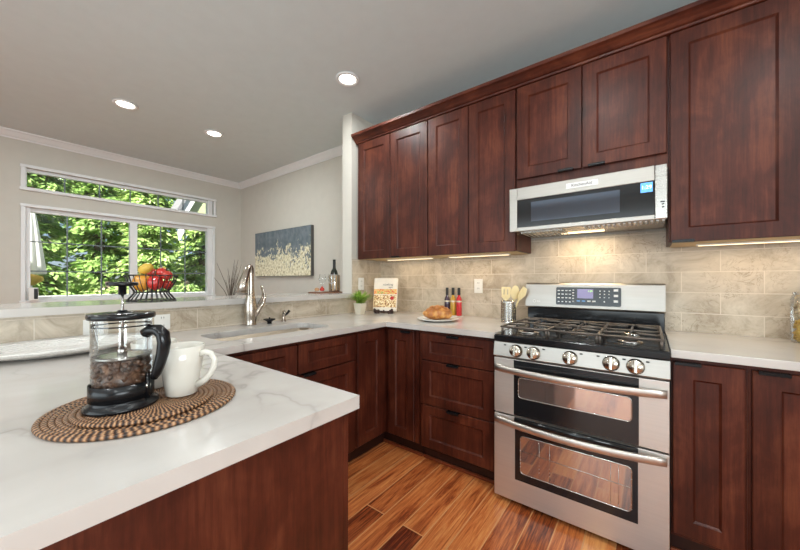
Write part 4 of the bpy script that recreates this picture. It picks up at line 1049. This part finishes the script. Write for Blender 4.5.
for i, (x, y) in enumerate(((-14.0, .6), (-14.1, 3.5), (-14.0, 6.4))):
    tree('evergreen_tree', ('large evergreen far behind the left panes', 'large evergreen far behind the centre post', 'large evergreen far behind the right panes')[i], x, y, 8.0, 1.35, .0, 30+i, ('leafA', 'leafB')[i % 2], 110, 120, .17)
tree('shrub', 'low light green shrub below the left panes, behind the railing', -7.75, 1.45, 1.2, .42, -.2, 6, 'leafB', 40, 60, .05)
tree('shrub', 'low green shrub below the right panes, behind the railing', -7.75, 2.75, 1.2, .42, -.2, 7, 'leafA', 40, 60, .05)
# white deck railing
r = thing('deck_railing', 'white deck railing running along under the window view', 'railing', (-7.2, 2, -.3))
MB().box(-7.24, -7.16, -3, 7, .93, .985, .006).build('top_rail', M['white'], r)
MB().box(-7.22, -7.18, -3, 7, .0, .05).build('bottom_rail', M['white'], r)
for k in range(6): MB().box(-7.25, -7.15, -2.6+1.8*k, -2.5+1.8*k, -.3, .93).build('post', M['white'], r)
b = MB()
for k in range(60): b.box(-7.215, -7.185, -2.9+.16*k, -2.87+.16*k, .05, .93)
b.build('balusters', M['white'], r)
# furled umbrella
r = thing('patio_umbrella', 'closed white patio umbrella with a yellow band at the left pane', 'umbrella', (-6.45, .455, -.3))
MB().tube([(-6.45, .455, -.3), (-6.45, .455, 2.25)], .02, 10).build('pole', M['white'], r)
MB().lathe([(.02, 2.22), (.05, 2.05), (.09, 1.7), (.13, 1.33), (.125, 1.30), (.10, 1.31)], (-6.45, .455, 0), 40, caps=False, fn=lambda a, z: 1+.16*math.cos(8*a)).build('canopy', M['umbrella'], r)
MB().lathe([(.02, 1.30), (.11, 1.27), (.12, 1.22), (.03, 1.15)], (-6.45, .455, 0), 32, caps=False, fn=lambda a, z: 1+.1*math.cos(7*a)).build('yellow_band', M['umbrellay'], r)
# neighbouring house gable
r = thing('neighbour_house', 'gable corner of a neighbouring house with white rake board, top right pane', 'house', (-7.8, 3.7, -.299))
def slab(name, poly, xa, xb, m):
    b = MB().sweep([(y, z) for y, z in poly], 'x', xa, xb); b.build(name, M[m], r)
slab('gable_wall', [(2.52, 2.30), (2.98, 3.2), (3.9, 3.6), (3.9, -.299), (3.5, -.299), (3.5, 2.40)], -8.0, -7.62, 'siding')
slab('rake_board', [(2.40, 2.36), (2.52, 2.26), (2.98, 3.2), (2.84, 3.24)], -7.6199, -7.54, 'white')
slab('roof_edge', [(2.345, 2.39), (2.3995, 2.36), (2.8395, 3.24), (2.80, 3.26)], -8.0, -7.50, 'roof')
slab('eave_return', [(2.54, 2.03), (2.66, 2.29), (2.5205, 2.2595)], -7.6199, -7.54, 'white')
